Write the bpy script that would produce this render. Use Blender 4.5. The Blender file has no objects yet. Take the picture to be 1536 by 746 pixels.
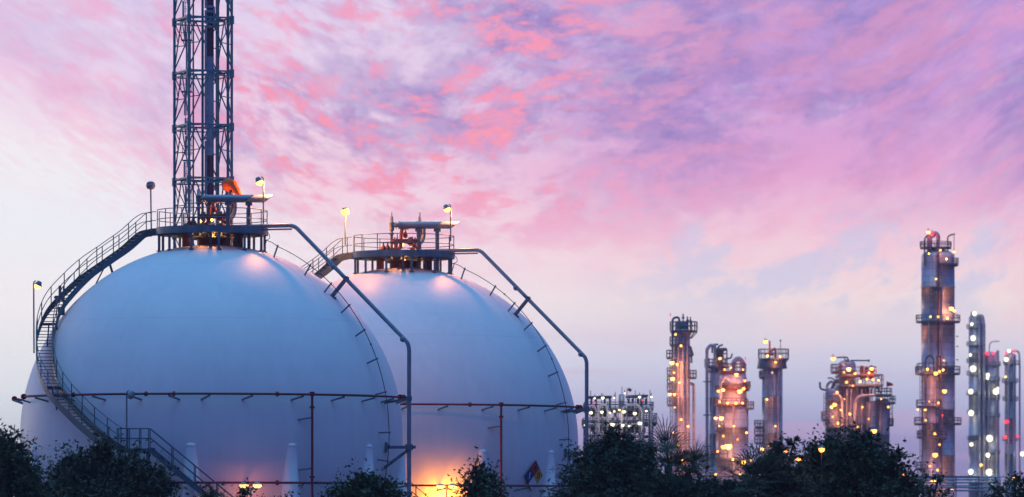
import bpy, math, random
import numpy as np
from mathutils import Vector, Matrix

random.seed(7)
scene = bpy.context.scene
COL = scene.collection
PI = math.pi
F = 7170.0            # focal length in photo pixels (photo 1536 wide)
CX, HY = 768.0, 773.0  # principal point: the horizon lies just under the frame
ZC = 9.0              # camera height


def at(px, py, Y):
    """the place at distance Y that lies in the direction px, py"""
    return Vector(((px - CX) / F * Y, Y, ZC + (HY - py) / F * Y))


def lin(c):
    return tuple((x / 255 / 12.92) if x / 255 <= 0.04045 else ((x / 255 + 0.055) / 1.055) ** 2.4 for x in c)


# ------------------------------------------------------------------ materials
def new_mat(name):
    m = bpy.data.materials.new(name)
    m.use_nodes = True
    nt = m.node_tree
    return m, nt, nt.nodes['Principled BSDF']


def surf(name, col, rough=0.5, metal=0.0, var=0.15, scale=1.5, bump=0.0, bscale=8.0, dirt=None, stretch=(1, 1, 1)):
    m, nt, b = new_mat(name)
    tc = nt.nodes.new('ShaderNodeTexCoord')
    mp = nt.nodes.new('ShaderNodeMapping')
    mp.inputs['Scale'].default_value = stretch
    nt.links.new(tc.outputs['Object'], mp.inputs[0])
    n = nt.nodes.new('ShaderNodeTexNoise')
    n.inputs['Scale'].default_value = scale
    n.inputs['Detail'].default_value = 6
    nt.links.new(mp.outputs[0], n.inputs[0])
    r = nt.nodes.new('ShaderNodeValToRGB')
    r.color_ramp.elements[0].position = 0.3
    r.color_ramp.elements[1].position = 0.7
    d = dirt if dirt else tuple(c * (1 - var * 2) for c in col)
    r.color_ramp.elements[0].color = (*d, 1)
    r.color_ramp.elements[1].color = (*[min(1, c * (1 + var * 0.5)) for c in col], 1)
    nt.links.new(n.outputs[0], r.inputs[0])
    nt.links.new(r.outputs[0], b.inputs['Base Color'])
    b.inputs['Roughness'].default_value = rough
    b.inputs['Metallic'].default_value = metal
    if bump:
        bn = nt.nodes.new('ShaderNodeTexNoise')
        bn.inputs['Scale'].default_value = bscale
        bn.inputs['Detail'].default_value = 5
        nt.links.new(mp.outputs[0], bn.inputs[0])
        bp = nt.nodes.new('ShaderNodeBump')
        bp.inputs['Strength'].default_value = bump
        bp.inputs['Distance'].default_value = 0.05
        nt.links.new(bn.outputs[0], bp.inputs['Height'])
        nt.links.new(bp.outputs[0], b.inputs['Normal'])
    return m


def glow(name, col, strength):
    m, nt, b = new_mat(name)
    b.inputs['Base Color'].default_value = (*col, 1)
    b.inputs['Emission Color'].default_value = (*col, 1)
    b.inputs['Emission Strength'].default_value = strength
    return m


def shell_material():
    m, nt, b = new_mat('white_tank_paint')
    N, L = nt.nodes, nt.links
    tc = N.new('ShaderNodeTexCoord')
    # faint rain streaks running down the shell
    mp = N.new('ShaderNodeMapping'); mp.inputs['Scale'].default_value = (1.6, 1.6, 0.16)
    L.new(tc.outputs['Object'], mp.inputs[0])
    n1 = N.new('ShaderNodeTexNoise'); n1.inputs['Scale'].default_value = 1.3; n1.inputs['Detail'].default_value = 7
    L.new(mp.outputs[0], n1.inputs[0])
    n2 = N.new('ShaderNodeTexNoise'); n2.inputs['Scale'].default_value = 0.35; n2.inputs['Detail'].default_value = 5
    L.new(tc.outputs['Object'], n2.inputs[0])
    ad = N.new('ShaderNodeMath'); ad.operation = 'ADD'
    L.new(n1.outputs[0], ad.inputs[0]); L.new(n2.outputs[0], ad.inputs[1])
    r = N.new('ShaderNodeValToRGB')
    r.color_ramp.elements[0].position = 0.34; r.color_ramp.elements[0].color = (0.735, 0.74, 0.745, 1)
    r.color_ramp.elements[1].position = 0.60; r.color_ramp.elements[1].color = (0.80, 0.80, 0.80, 1)
    hf = N.new('ShaderNodeMath'); hf.operation = 'MULTIPLY'; hf.inputs[1].default_value = 0.5
    L.new(ad.outputs[0], hf.inputs[0]); L.new(hf.outputs[0], r.inputs[0])
    # weld seams: rings and meridians, seen only as a very slight ridge and dirt line
    sp = N.new('ShaderNodeSeparateXYZ'); L.new(tc.outputs['Object'], sp.inputs[0])
    def mth(op, a, bb=None):
        k = N.new('ShaderNodeMath'); k.operation = op
        for i, s in enumerate((a, bb)):
            if s is None: continue
            if isinstance(s, (int, float)): k.inputs[i].default_value = s
            else: L.new(s, k.inputs[i])
        return k.outputs[0]
    az = mth('ARCTAN2', sp.outputs[1], sp.outputs[0])
    az = mth('MULTIPLY', az, 24 / (2 * PI))
    fa = mth('ABSOLUTE', mth('SUBTRACT', mth('FRACT', az), 0.5))
    la = mth('MULTIPLY', mth('ARCSINE', mth('DIVIDE', mth('SUBTRACT', sp.outputs[2], 13.78), 11.5)), 7 / PI)
    fl = mth('ABSOLUTE', mth('SUBTRACT', mth('FRACT', mth('ADD', la, 10.1)), 0.5))
    seam = mth('MAXIMUM', mth('MULTIPLY', mth('LESS_THAN', fa, 0.008), 0.4), mth('LESS_THAN', fl, 0.006))
    mx = N.new('ShaderNodeMix'); mx.data_type = 'RGBA'
    L.new(mth('MULTIPLY', seam, 0.16), mx.inputs[0])
    L.new(r.outputs[0], mx.inputs[6]); mx.inputs[7].default_value = (0.35, 0.35, 0.36, 1)
    L.new(mx.outputs[2], b.inputs['Base Color'])
    b.inputs['Roughness'].default_value = 0.5
    b.inputs['Specular IOR Level'].default_value = 0.3
    bp = N.new('ShaderNodeBump'); bp.inputs['Strength'].default_value = 0.02; bp.inputs['Distance'].default_value = 0.1
    L.new(n2.outputs[0], bp.inputs['Height']); L.new(bp.outputs[0], b.inputs['Normal'])
    return m


def clad_material(name, col):
    """insulation cladding in horizontal courses with vertical laps"""
    m, nt, b = new_mat(name)
    N, L = nt.nodes, nt.links
    tc = N.new('ShaderNodeTexCoord')
    sp = N.new('ShaderNodeSeparateXYZ'); L.new(tc.outputs['Object'], sp.inputs[0])
    cb = N.new('ShaderNodeCombineXYZ')
    L.new(sp.outputs[0], cb.inputs[0]); L.new(sp.outputs[2], cb.inputs[1])
    br = N.new('ShaderNodeTexBrick')
    br.inputs['Scale'].default_value = 0.75
    br.inputs['Brick Width'].default_value = 0.85
    br.inputs['Row Height'].default_value = 0.75
    br.inputs['Mortar Size'].default_value = 0.035
    br.inputs['Color1'].default_value = (*col, 1)
    br.inputs['Color2'].default_value = (*[c * 0.82 for c in col], 1)
    br.inputs['Mortar'].default_value = (*[c * 0.62 for c in col], 1)
    L.new(cb.outputs[0], br.inputs[0])
    n = N.new('ShaderNodeTexNoise'); n.inputs['Scale'].default_value = 0.6; n.inputs['Detail'].default_value = 6
    mp = N.new('ShaderNodeMapping'); mp.inputs['Scale'].default_value = (1, 1, 0.2)
    L.new(tc.outputs['Object'], mp.inputs[0]); L.new(mp.outputs[0], n.inputs[0])
    r = N.new('ShaderNodeValToRGB')
    r.color_ramp.elements[0].position = 0.3; r.color_ramp.elements[0].color = (0.80, 0.79, 0.79, 1)
    r.color_ramp.elements[1].position = 0.65; r.color_ramp.elements[1].color = (1, 1, 1, 1)
    L.new(n.outputs[0], r.inputs[0])
    mx = N.new('ShaderNodeMix'); mx.data_type = 'RGBA'; mx.blend_type = 'MULTIPLY'; mx.inputs[0].default_value = 1
    L.new(br.outputs[0], mx.inputs[6]); L.new(r.outputs[0], mx.inputs[7])
    L.new(mx.outputs[2], b.inputs['Base Color'])
    b.inputs['Roughness'].default_value = 0.42
    b.inputs['Metallic'].default_value = 0.25
    return m


def leaf_material(name, a, c):
    m, nt, b = new_mat(name)
    N, L = nt.nodes, nt.links
    tc = N.new('ShaderNodeTexCoord')
    n = N.new('ShaderNodeTexNoise'); n.inputs['Scale'].default_value = 1.1; n.inputs['Detail'].default_value = 4
    L.new(tc.outputs['Object'], n.inputs[0])
    r = N.new('ShaderNodeValToRGB')
    r.color_ramp.elements[0].position = 0.35; r.color_ramp.elements[0].color = (*a, 1)
    r.color_ramp.elements[1].position = 0.68; r.color_ramp.elements[1].color = (*c, 1)
    L.new(n.outputs[0], r.inputs[0]); L.new(r.outputs[0], b.inputs['Base Color'])
    b.inputs['Roughness'].default_value = 0.65
    return m


M = {}
M['shell'] = shell_material()
M['steel'] = surf('blue_grey_steel_paint', (0.13, 0.19, 0.24), 0.5, 0.2, 0.15, 2)
M['stair'] = surf('stair_steel_paint', (0.075, 0.125, 0.165), 0.5, 0.2, 0.15, 2)
M['tower'] = surf('tower_steel_paint', (0.045, 0.215, 0.29), 0.5, 0.0, 0.15, 1)
M['galv'] = surf('galvanised_steel', (0.42, 0.44, 0.45), 0.45, 0.4, 0.12, 3)
M['pipe'] = surf('grey_pipe_paint', (0.22, 0.28, 0.33), 0.4, 0.2, 0.12, 1.5)
M['red'] = surf('red_pipe_paint', (0.19, 0.012, 0.022), 0.45, 0.0, 0.15, 2)
M['rust'] = surf('rusty_red_paint', (0.26, 0.07, 0.05), 0.6, 0.2, 0.2, 6)
M['white'] = M['shell']
M['maroon'] = surf('maroon_stack_paint', (0.055, 0.04, 0.10), 0.5, 0.1, 0.15, 1)
M['palegrey'] = surf('pale_stack_paint', (0.17, 0.33, 0.47), 0.5, 0.0, 0.12, 1)
M['orange'] = surf('orange_nylon', (0.85, 0.13, 0.01), 0.7, 0, 0.1, 3)
M['clad'] = clad_material('aluminium_cladding', (0.60, 0.59, 0.63))
M['clad_warm'] = clad_material('weathered_cladding', (0.58, 0.56, 0.63))
M['plant'] = surf('plant_steel', (0.14, 0.15, 0.19), 0.5, 0.2, 0.2, 1)
M['plant_pipe'] = surf('plant_pipe_cladding', (0.48, 0.47, 0.51), 0.4, 0.3, 0.15, 1)
M['black'] = surf('black_outline_paint', (0.012, 0.012, 0.014), 0.6)
M['sign_red'] = surf('sign_red', (0.40, 0.03, 0.05), 0.5, 0, 0.05)
M['sign_blue'] = surf('sign_blue', (0.02, 0.05, 0.25), 0.5, 0, 0.05)
M['sign_yellow'] = surf('sign_yellow', (0.75, 0.36, 0.02), 0.5, 0, 0.05)
M['sign_white'] = surf('sign_white', (0.75, 0.75, 0.75), 0.5, 0, 0.04)
M['bark'] = surf('bark', (0.07, 0.05, 0.04), 0.9, 0, 0.25, 6, 0.5)
M['leaf'] = leaf_material('leaf_green', (0.013, 0.031, 0.012), (0.050, 0.085, 0.026))
M['leaf_blue'] = leaf_material('leaf_dark_green', (0.012, 0.027, 0.014), (0.040, 0.068, 0.026))
M['leaf_palm'] = leaf_material('palm_leaf', (0.025, 0.04, 0.018), (0.06, 0.08, 0.03))
M['ground'] = surf('gravel_and_grass_ground', (0.10, 0.10, 0.085), 0.95, 0, 0.3, 0.08, 0.4, 1.5, dirt=(0.04, 0.055, 0.03))
M['sodium'] = glow('sodium_lamp_glass', (1.0, 0.40, 0.06), 4.0)
M['amber'] = glow('amber_lamp_glass', (1.0, 0.55, 0.12), 4.0)
M['mercury'] = glow('white_lamp_glass', (1.0, 0.90, 0.60), 1.8)
M['redlamp'] = glow('red_beacon_glass', (1.0, 0.05, 0.09), 1.6)
M['lens_off'] = surf('unlit_lamp_glass', (0.35, 0.30, 0.30), 0.2)


# ------------------------------------------------------------------ mesh builder
ORG = {}


class MB:
    def __init__(self):
        self.v, self.f, self.s = [], [], []

    def add(self, vs, fs, smooth=False):
        o = len(self.v)
        self.v += [tuple(p) for p in vs]
        self.f += [tuple(i + o for i in f) for f in fs]
        self.s += [smooth] * len(fs)
        return self

    def box(self, c, sx, sy, sz, rot=None):
        c = Vector(c)
        R = rot if rot is not None else Matrix.Identity(3)
        vs = [c + R @ Vector((x * sx / 2, y * sy / 2, z * sz / 2)) for x in (-1, 1) for y in (-1, 1) for z in (-1, 1)]
        return self.add(vs, [(0, 1, 3, 2), (4, 6, 7, 5), (0, 4, 5, 1), (2, 3, 7, 6), (0, 2, 6, 4), (1, 5, 7, 3)])

    def beam(self, a, b, w, h=None):
        """rectangular bar between two points"""
        a, b = Vector(a), Vector(b)
        h = w if h is None else h
        t = (b - a)
        L = t.length
        if L < 1e-6: return self
        t /= L
        up = Vector((0, 0, 1)) if abs(t.z) < 0.95 else Vector((0, 1, 0))
        s = t.cross(up).normalized()
        u = s.cross(t)
        R = Matrix((t, s, u)).transposed()
        return self.box((a + b) / 2, L, w, h, R)

    def tube(self, pts, r, n=8, closed=False, cap=True):
        pts = [Vector(p) for p in pts]
        k = len(pts)
        rs = r if isinstance(r, (list, tuple)) else [r] * k
        vs, fs = [], []
        prev = None
        for i, p in enumerate(pts):
            if closed:
                t = (pts[(i + 1) % k] - pts[i - 1])
            else:
                t = pts[min(i + 1, k - 1)] - pts[max(i - 1, 0)]
            t = t.normalized()
            if prev is None:
                ref = Vector((0, 0, 1)) if abs(t.z) < 0.9 else Vector((1, 0, 0))
                s = t.cross(ref).normalized()
            else:
                s = (prev - t * prev.dot(t)).normalized()
            prev = s
            u = t.cross(s)
            # mitre so that bends keep their bore
            for j in range(n):
                a = 2 * PI * j / n
                vs.append(p + (s * math.cos(a) + u * math.sin(a)) * rs[i])
        m = k if closed else k - 1
        for i in range(m):
            for j in range(n):
                a, b = i * n + j, i * n + (j + 1) % n
                c, d = ((i + 1) % k) * n + (j + 1) % n, ((i + 1) % k) * n + j
                fs.append((a, b, c, d))
        self.add(vs, fs, True)
        if cap and not closed:
            self.add(vs[:n], [tuple(range(n - 1, -1, -1))])
            self.add(vs[-n:], [tuple(range(n))])
        return self

    def lathe(self, c, prof, n=24, smooth=True):
        """profile [(radius, z)] turned about the vertical through c"""
        c = Vector(c)
        vs, fs = [], []
        for (r, z) in prof:
            for j in range(n):
                a = 2 * PI * j / n
                vs.append(c + Vector((r * math.cos(a), r * math.sin(a), z)))
        for i in range(len(prof) - 1):
            for j in range(n):
                fs.append((i * n + j, i * n + (j + 1) % n, (i + 1) * n + (j + 1) % n, (i + 1) * n + j))
        return self.add(vs, fs, smooth)

    def cyl(self, a, b, r, n=12):
        return self.tube([a, b], r, n)

    def ball(self, c, r, n=10, sz=1.0):
        prof = [(max(1e-3, r * math.cos(t)), r * sz * math.sin(t)) for t in [(-PI / 2 + PI * i / n) for i in range(n + 1)]]
        return self.lathe(c, prof, n * 2)

    def build(self, name, mat, parent=None, origin=None):
        o_ = Vector(origin) if origin is not None else (ORG[parent.name] if parent else Vector((0, 0, 0)))
        me = bpy.data.meshes.new(name)
        me.from_pydata([(x - o_.x, y - o_.y, z - o_.z) for x, y, z in self.v], [], self.f)
        me.polygons.foreach_set('use_smooth', self.s)
        me.materials.append(mat)
        me.update()
        ob = bpy.data.objects.new(name, me)
        COL.objects.link(ob)
        ORG[ob.name] = o_
        if parent:
            ob.parent = parent
        else:
            ob.location = o_
        return ob


def tag(o, label, cat, group=None, kind=None):
    if label: o['label'] = label
    if cat: o['category'] = cat
    if group: o['group'] = group
    if kind: o['kind'] = kind
    return o


def thing(name, label, cat, loc, group=None):
    o = bpy.data.objects.new(name, None)
    o.empty_display_size = 0.3
    COL.objects.link(o)
    o.location = loc
    ORG[o.name] = Vector(loc)
    return tag(o, label, cat, group)


def copy_thing(root, delta, label):
    def rec(o, parent):
        c = o.copy(); COL.objects.link(c)
        if parent: c.parent = parent
        for ch in list(o.children): rec(ch, c)
        return c
    c = rec(root, None)
    c.location = root.location + Vector(delta)
    c['label'] = label
    return c


def lamp_light(p, col, power, parent=None, radius=0.15):
    d = bpy.data.lights.new('lamp_light', 'POINT')
    d.energy = power; d.color = col; d.shadow_soft_size = radius
    o = bpy.data.objects.new('lamp_light', d)
    COL.objects.link(o)
    if parent:
        o.parent = parent
        o.location = Vector(p) - ORG[parent.name]
    else:
        o.location = p
    return o


SOD = (1.0, 0.32, 0.15)
AMB = (1.0, 0.36, 0.16)
MER = (1.0, 0.90, 0.68)
RED = (1.0, 0.04, 0.06)


def smooth_path(pts, step=0.12):
    """Catmull-Rom through the points, resampled"""
    P = [Vector(p) for p in pts]
    P = [P[0] * 2 - P[1]] + P + [P[-1] * 2 - P[-2]]
    out = []
    for i in range(1, len(P) - 2):
        n = max(2, int((P[i + 1] - P[i]).length / step))
        for k in range(n):
            t = k / n
            a, b, c, d = P[i - 1], P[i], P[i + 1], P[i + 2]
            out.append(0.5 * ((2 * b) + (c - a) * t + (2 * a - 5 * b + 4 * c - d) * t * t + (3 * b - a - 3 * c + d) * t ** 3))
    out.append(P[-2])
    return out


def bend(pts, r, n=5):
    """polyline with its corners rounded"""
    P = [Vector(p) for p in pts]
    out = [P[0]]
    for i in range(1, len(P) - 1):
        a, b, c = P[i - 1], P[i], P[i + 1]
        d1, d2 = (a - b), (c - b)
        q = min(r, d1.length * 0.45, d2.length * 0.45)
        s, e = b + d1.normalized() * q, b + d2.normalized() * q
        for k in range(n + 1):
            t = k / n
            out.append(s * (1 - t) ** 2 + b * 2 * t * (1 - t) + e * t * t)
    out.append(P[-1])
    return out


# ------------------------------------------------------------------ the tanks
R = 11.5
D1, D2 = 288.0, 314.4
C1 = at(318, 654, D1)
C2 = at(605, 664, D2); C2.z = C1.z
SHIFT = C2 - C1
UP = Vector((0, 0, 1))


def pol(az, lat, rho, c=C1):
    a, l = math.radians(az), math.radians(lat)
    return c + Vector((math.cos(a) * math.cos(l), math.sin(a) * math.cos(l), math.sin(l))) * rho


def hor(az, r, dz, c=C1):
    a = math.radians(az)
    return c + Vector((math.cos(a) * r, math.sin(a) * r, dz))


BASE1 = Vector((C1.x, C1.y, 0))


def make_tank():
    t = thing('storage_sphere', 'nearer white gas storage sphere, the left and larger looking one, below the lattice tower', 'gas tank', BASE1, 'white gas storage spheres')
    nl, ns = 96, 192
    mb = MB()
    mb.lathe(C1, [(max(0.002, R * math.cos(-PI / 2 + PI * i / nl)), R * math.sin(-PI / 2 + PI * i / nl)) for i in range(nl + 1)], ns)
    mb.build('shell', M['shell'], t)
    for k in range(12):
        az = -92.5 + 30 * k
        c = hor(az, R - 0.26, 0)
        b = MB()
        zt = C1.z - 0.75
        b.lathe((c.x, c.y, 0), [(0.56, 0.15), (0.56, zt - 3.4), (0.575, zt - 3.39), (0.575, zt - 3.25), (0.56, zt - 3.24), (0.36, zt)], 24)
        b.lathe((c.x, c.y, 0), [(0.85, 0.002), (0.85, 0.15), (0.56, 0.15)], 20, False)
        col = b.build('support_column', M['white'], t)
        k2 = MB()
        k2.lathe((c.x, c.y, zt), [(0.375, -0.05), (0.385, 0.0), (0.36, 0.08), (0.27, 0.15), (0.14, 0.19), (0.01, 0.20)], 24)
        k2.build('column_cap', M['white'], col)
    for k in range(12):
        # cross rods between the columns, low down
        a, b2 = hor(-92.5 + 30 * k, R - 0.18, 0), hor(-62.5 + 30 * k, R - 0.18, 0)
        x = MB()
        x.cyl((a.x, a.y, 1.0), (b2.x, b2.y, 6.2), 0.04, 6)
        x.cyl((b2.x, b2.y, 1.0), (a.x, a.y, 6.2), 0.04, 6)
        x.build('cross_rod', M['steel'], t)
    nz = MB()
    nz.lathe(C1, [(0.9, R - 0.15), (0.9, R + 0.30), (1.15, R + 0.31), (1.15, R + 0.42), (0.01, R + 0.43)], 24, False)
    nz.lathe(C1 + Vector((1.6, -0.5, 0)), [(0.3, R - 0.4), (0.3, R + 0.5), (0.42, R + 0.5), (0.42, R + 0.6), (0.01, R + 0.6)], 16, False)
    nz.lathe(C1 + Vector((-1.5, -0.8, 0)), [(0.25, R - 0.4), (0.25, R + 0.45), (0.36, R + 0.45), (0.36, R + 0.55), (0.01, R + 0.55)], 16, False)
    nz.build('top_nozzle', M['rust'], t)
    return t


tank = make_tank()
copy_thing(tank, SHIFT, 'farther white gas storage sphere, the right one, partly behind its neighbour')

# --- top platform
ZD = (HY - 345) / F * D1 + ZC      # deck level
RP = 3.3


def make_platform():
    t = thing('top_platform', 'round railed platform on the crown of the nearer sphere, by the windsock', 'platform', Vector((C1.x, C1.y, C1.z + R)), 'round platforms on the tank tops')
    d = MB()
    d.lathe((C1.x, C1.y, ZD), [(1.25, -0.06), (RP, -0.06), (RP, 0.0), (1.25, 0.0), (1.25, -0.06)], 64, False)
    d.build('deck', M['steel'], t)
    b = MB()
    b.lathe((C1.x, C1.y, ZD), [(RP + 0.003, -0.33), (RP + 0.09, -0.33), (RP + 0.09, 0.09), (RP + 0.003, 0.09), (RP + 0.003, -0.33)], 64, False)
    for k in range(12):
        a = hor(30 * k + 7, 1.3, 0); c = hor(30 * k + 7, RP, 0)
        b.beam((a.x, a.y, ZD - 0.17), (c.x, c.y, ZD - 0.17), 0.1, 0.2)
    b.build('ring_beam', M['steel'], t)
    n = 14
    g0, g1 = 193, 527        # the railing opens at the stair
    rl = MB()
    for h in (0.58, 1.15):
        rl.tube([(lambda q: (q.x, q.y, ZD + h))(hor(g0 + (g1 - g0) * i / 60, RP + 0.02, 0)) for i in range(61)], 0.028, 6)
    rail = rl.build('railing', M['steel'], t)
    for k in range(n + 1):
        q = hor(g0 + (g1 - g0) * k / n, RP + 0.02, 0)
        MB().cyl((q.x, q.y, ZD), (q.x, q.y, ZD + 1.15), 0.033, 6).build('post', M['steel'], rail)
    for rr, m, off in ((RP - 0.1, 12, 0), (1.7, 6, 20)):
        for k in range(m):
            az = 360 / m * k + off + 11
            q = hor(az, rr, 0)
            zs = C1.z + math.sqrt(R * R - rr * rr) - 0.03
            lg = MB().box((q.x, q.y, (zs + ZD - 0.07) / 2), 0.15, 0.15, ZD - 0.07 - zs)
            lg.box((q.x, q.y, zs + 0.08), 0.3, 0.3, 0.05)
            lg.build('leg', M['steel'], t)
    return t


plat = make_platform()
copy_thing(plat, SHIFT, 'round railed platform on the crown of the farther sphere, right of the bright pole lamp')


# --- stair
def make_stair():
    t = thing('spiral_staircase', 'steel staircase curling down the left flank of the nearer sphere to a landing', 'staircase', Vector((C1.x - 9, C1.y - 8, 0)), 'curved staircases on the spheres')
    spec = [(231, 347, .75), (214, 350, .5), (188, 372, -.1), (161, 391, -.6), (129, 414, -1.2), (102, 440, -2.0), (81, 466, -2.9), (69.5, 497, -4.0),
            (66.5, 527, -5.4), (69, 553, -6.5), (76, 575, -7.5), (90, 597, -8.6), (111, 620, -9.7), (134, 642, -10.7), (160, 663, -11.8), (176, 673, -12.4)]
    pts = [at(x, y, D1 + dy) for x, y, dy in spec]
    path = smooth_path(pts, 0.06)
    W = 0.48
    # lateral directions
    lat = []
    for i in range(len(path)):
        a, b = path[max(0, i - 8)], path[min(len(path) - 1, i + 8)]
        h = Vector((b.x - a.x, b.y - a.y, 0)).normalized()
        lat.append(Vector((h.y, -h.x, 0)))
    # treads every 0.19 m of fall
    tr_z = path[0].z - 0.19
    idx = []
    for i, p in enumerate(path):
        if p.z <= tr_z:
            idx.append(i); tr_z -= 0.20
    for i in idx:
        p, s = path[i], lat[i]
        f = s.cross(UP)
        R3 = Matrix((f, s, UP)).transposed()
        MB().box(p, 0.25, W * 2 - 0.03, 0.04, R3).build('tread', M['stair'], t)
    for sg in (-1, 1):
        st = MB()
        pl = [path[i] + lat[i] * W * sg for i in range(0, len(path), 6)] + [path[-1] + lat[-1] * W * sg]
        vs, fs = [], []
        for i, p in enumerate(pl):
            j = min(i * 6, len(path) - 1)
            s = lat[j] * 0.02
            for dx, dz in ((-1, -0.30), (1, -0.30), (1, 0.15), (-1, 0.15)):
                vs.append(p + s * dx + UP * dz)
        for i in range(len(pl) - 1):
            for k in range(4):
                fs.append((i * 4 + k, i * 4 + (k + 1) % 4, (i + 1) * 4 + (k + 1) % 4, (i + 1) * 4 + k))
        st.add(vs, fs)
        st.add(vs[:4], [(3, 2, 1, 0)]); st.add(vs[-4:], [(0, 1, 2, 3)])
        st.build('stringer', M['stair'], t)
        hr = MB()
        step = 5
        for h in (0.62, 1.15):
            hr.tube([path[i] + lat[i] * W * sg + UP * h for i in range(0, len(path), step)], 0.026, 6)
        hrail = hr.build('handrail', M['stair'], t)
        acc, last = 1.0, None
        for i in range(len(path)):
            q = path[i]
            if last is not None: acc += (q - last).length
            last = q
            if acc > 1.28:
                acc = 0
                b = q + lat[i] * W * sg
                MB().cyl(b, b + UP * 1.15, 0.034, 6).build('post', M['stair'], hrail)
    # landing and straight flight
    e = path[-1]
    l0, l1 = at(176, 673, D1 - 12.4), at(225, 673, D1 - 12.4)
    ld = MB().box(((l0.x + l1.x) / 2, l0.y, l0.z - 0.03), l1.x - l0.x, 1.1, 0.06)
    for sy in (-0.57, 0.57):
        ld.box(((l0.x + l1.x) / 2, l0.y + sy, l0.z - 0.13), l1.x - l0.x, 0.04, 0.26)
    ld.build('landing', M['stair'], t)
    lr = MB()
    for sy in (-0.57, 0.57):
        for h in (0.58, 1.15):
            lr.tube([(l0.x, l0.y + sy, l0.z + h), (l1.x, l0.y + sy, l0.z + h)], 0.026, 6)
        for x in (0.02, 0.35, 0.70, 0.98):
            xx = l0.x + (l1.x - l0.x) * x
            lr.cyl((xx, l0.y + sy, l0.z), (xx, l0.y + sy, l0.z + 1.15), 0.034, 6)
    lr.build('landing_railing', M['stair'], t)
    for x in (0.06, 0.94):
        for sy in (-0.45, 0.45):
            xx = l0.x + (l1.x - l0.x) * x
            MB().box((xx, l0.y + sy, (l0.z - 0.26) / 2), 0.14, 0.14, l0.z - 0.26).build('landing_leg', M['stair'], t)
    sl = (at(300, 735, D1 - 12.4) - l1)
    n_f = int((l1.z) / 0.2)
    dirv = sl / -sl.z
    for k in range(1, n_f):
        p = l1 + dirv * (0.2 * k)
        MB().box(p, 0.26, 1.05, 0.04).build('tread', M['stair'], t)
    endp = l1 + dirv * (l1.z - 0.02)
    for sy in (-0.55, 0.55):
        o = Vector((0, sy, 0))
        MB().beam(l1 + o - UP * 0.05, endp + o - UP * 0.0, 0.05, 0.30).build('stringer', M['stair'], t)
        hr = MB()
        for h in (0.62, 1.15):
            hr.tube([l1 + o + UP * h, endp + o + UP * h], 0.026, 6)
        hrail = hr.build('handrail', M['stair'], t)
        m = 12
        for k in range(1, m):
            q = l1 + (endp - l1) * k / m + o
            MB().cyl(q, q + UP * 1.15, 0.032, 6).build('post', M['stair'], hrail)
    # brackets that carry the curved flight on the shell
    for i in range(60, len(path), 95):
        p = path[i] - UP * 0.12
        d = (C1 - p)
        foot = C1 - d.normalized() * (R - 0.02)
        foot2 = pol(math.degrees(math.atan2(-d.y, -d.x)), math.degrees(math.asin(max(-1, min(1, -d.z / d.length)))) - 6, R - 0.02)
        outer = p + lat[i] * W
        b = MB().beam(outer, p - lat[i] * W, 0.09, 0.16)
        b.beam(p - lat[i] * W, foot, 0.1, 0.12)
        b.beam(p, foot2, 0.08, 0.08)
        b.build('bracket', M['stair'], t)
    # cluster of junction boxes hung on the outer side
    q = at(90, 442, D1 - 2.6)
    jb = MB().box(q + UP * 0.25, 0.16, 0.2, 0.55).box(q - UP * 0.22, 0.55, 0.3, 0.3).cyl(q + Vector((-0.35, 0, -0.15)), q + Vector((0.5, 0, -0.45)), 0.07)
    jb.box(q - UP * 1.0 + Vector((0.1, -0.2, 0)), 0.4, 0.25, 0.5)
    jb.build('junction_box', M['stair'], t)
    return t


stair = make_stair()
copy_thing(stair, SHIFT, 'steel staircase meeting the left side of the farther sphere\'s platform, mostly hidden')


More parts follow.
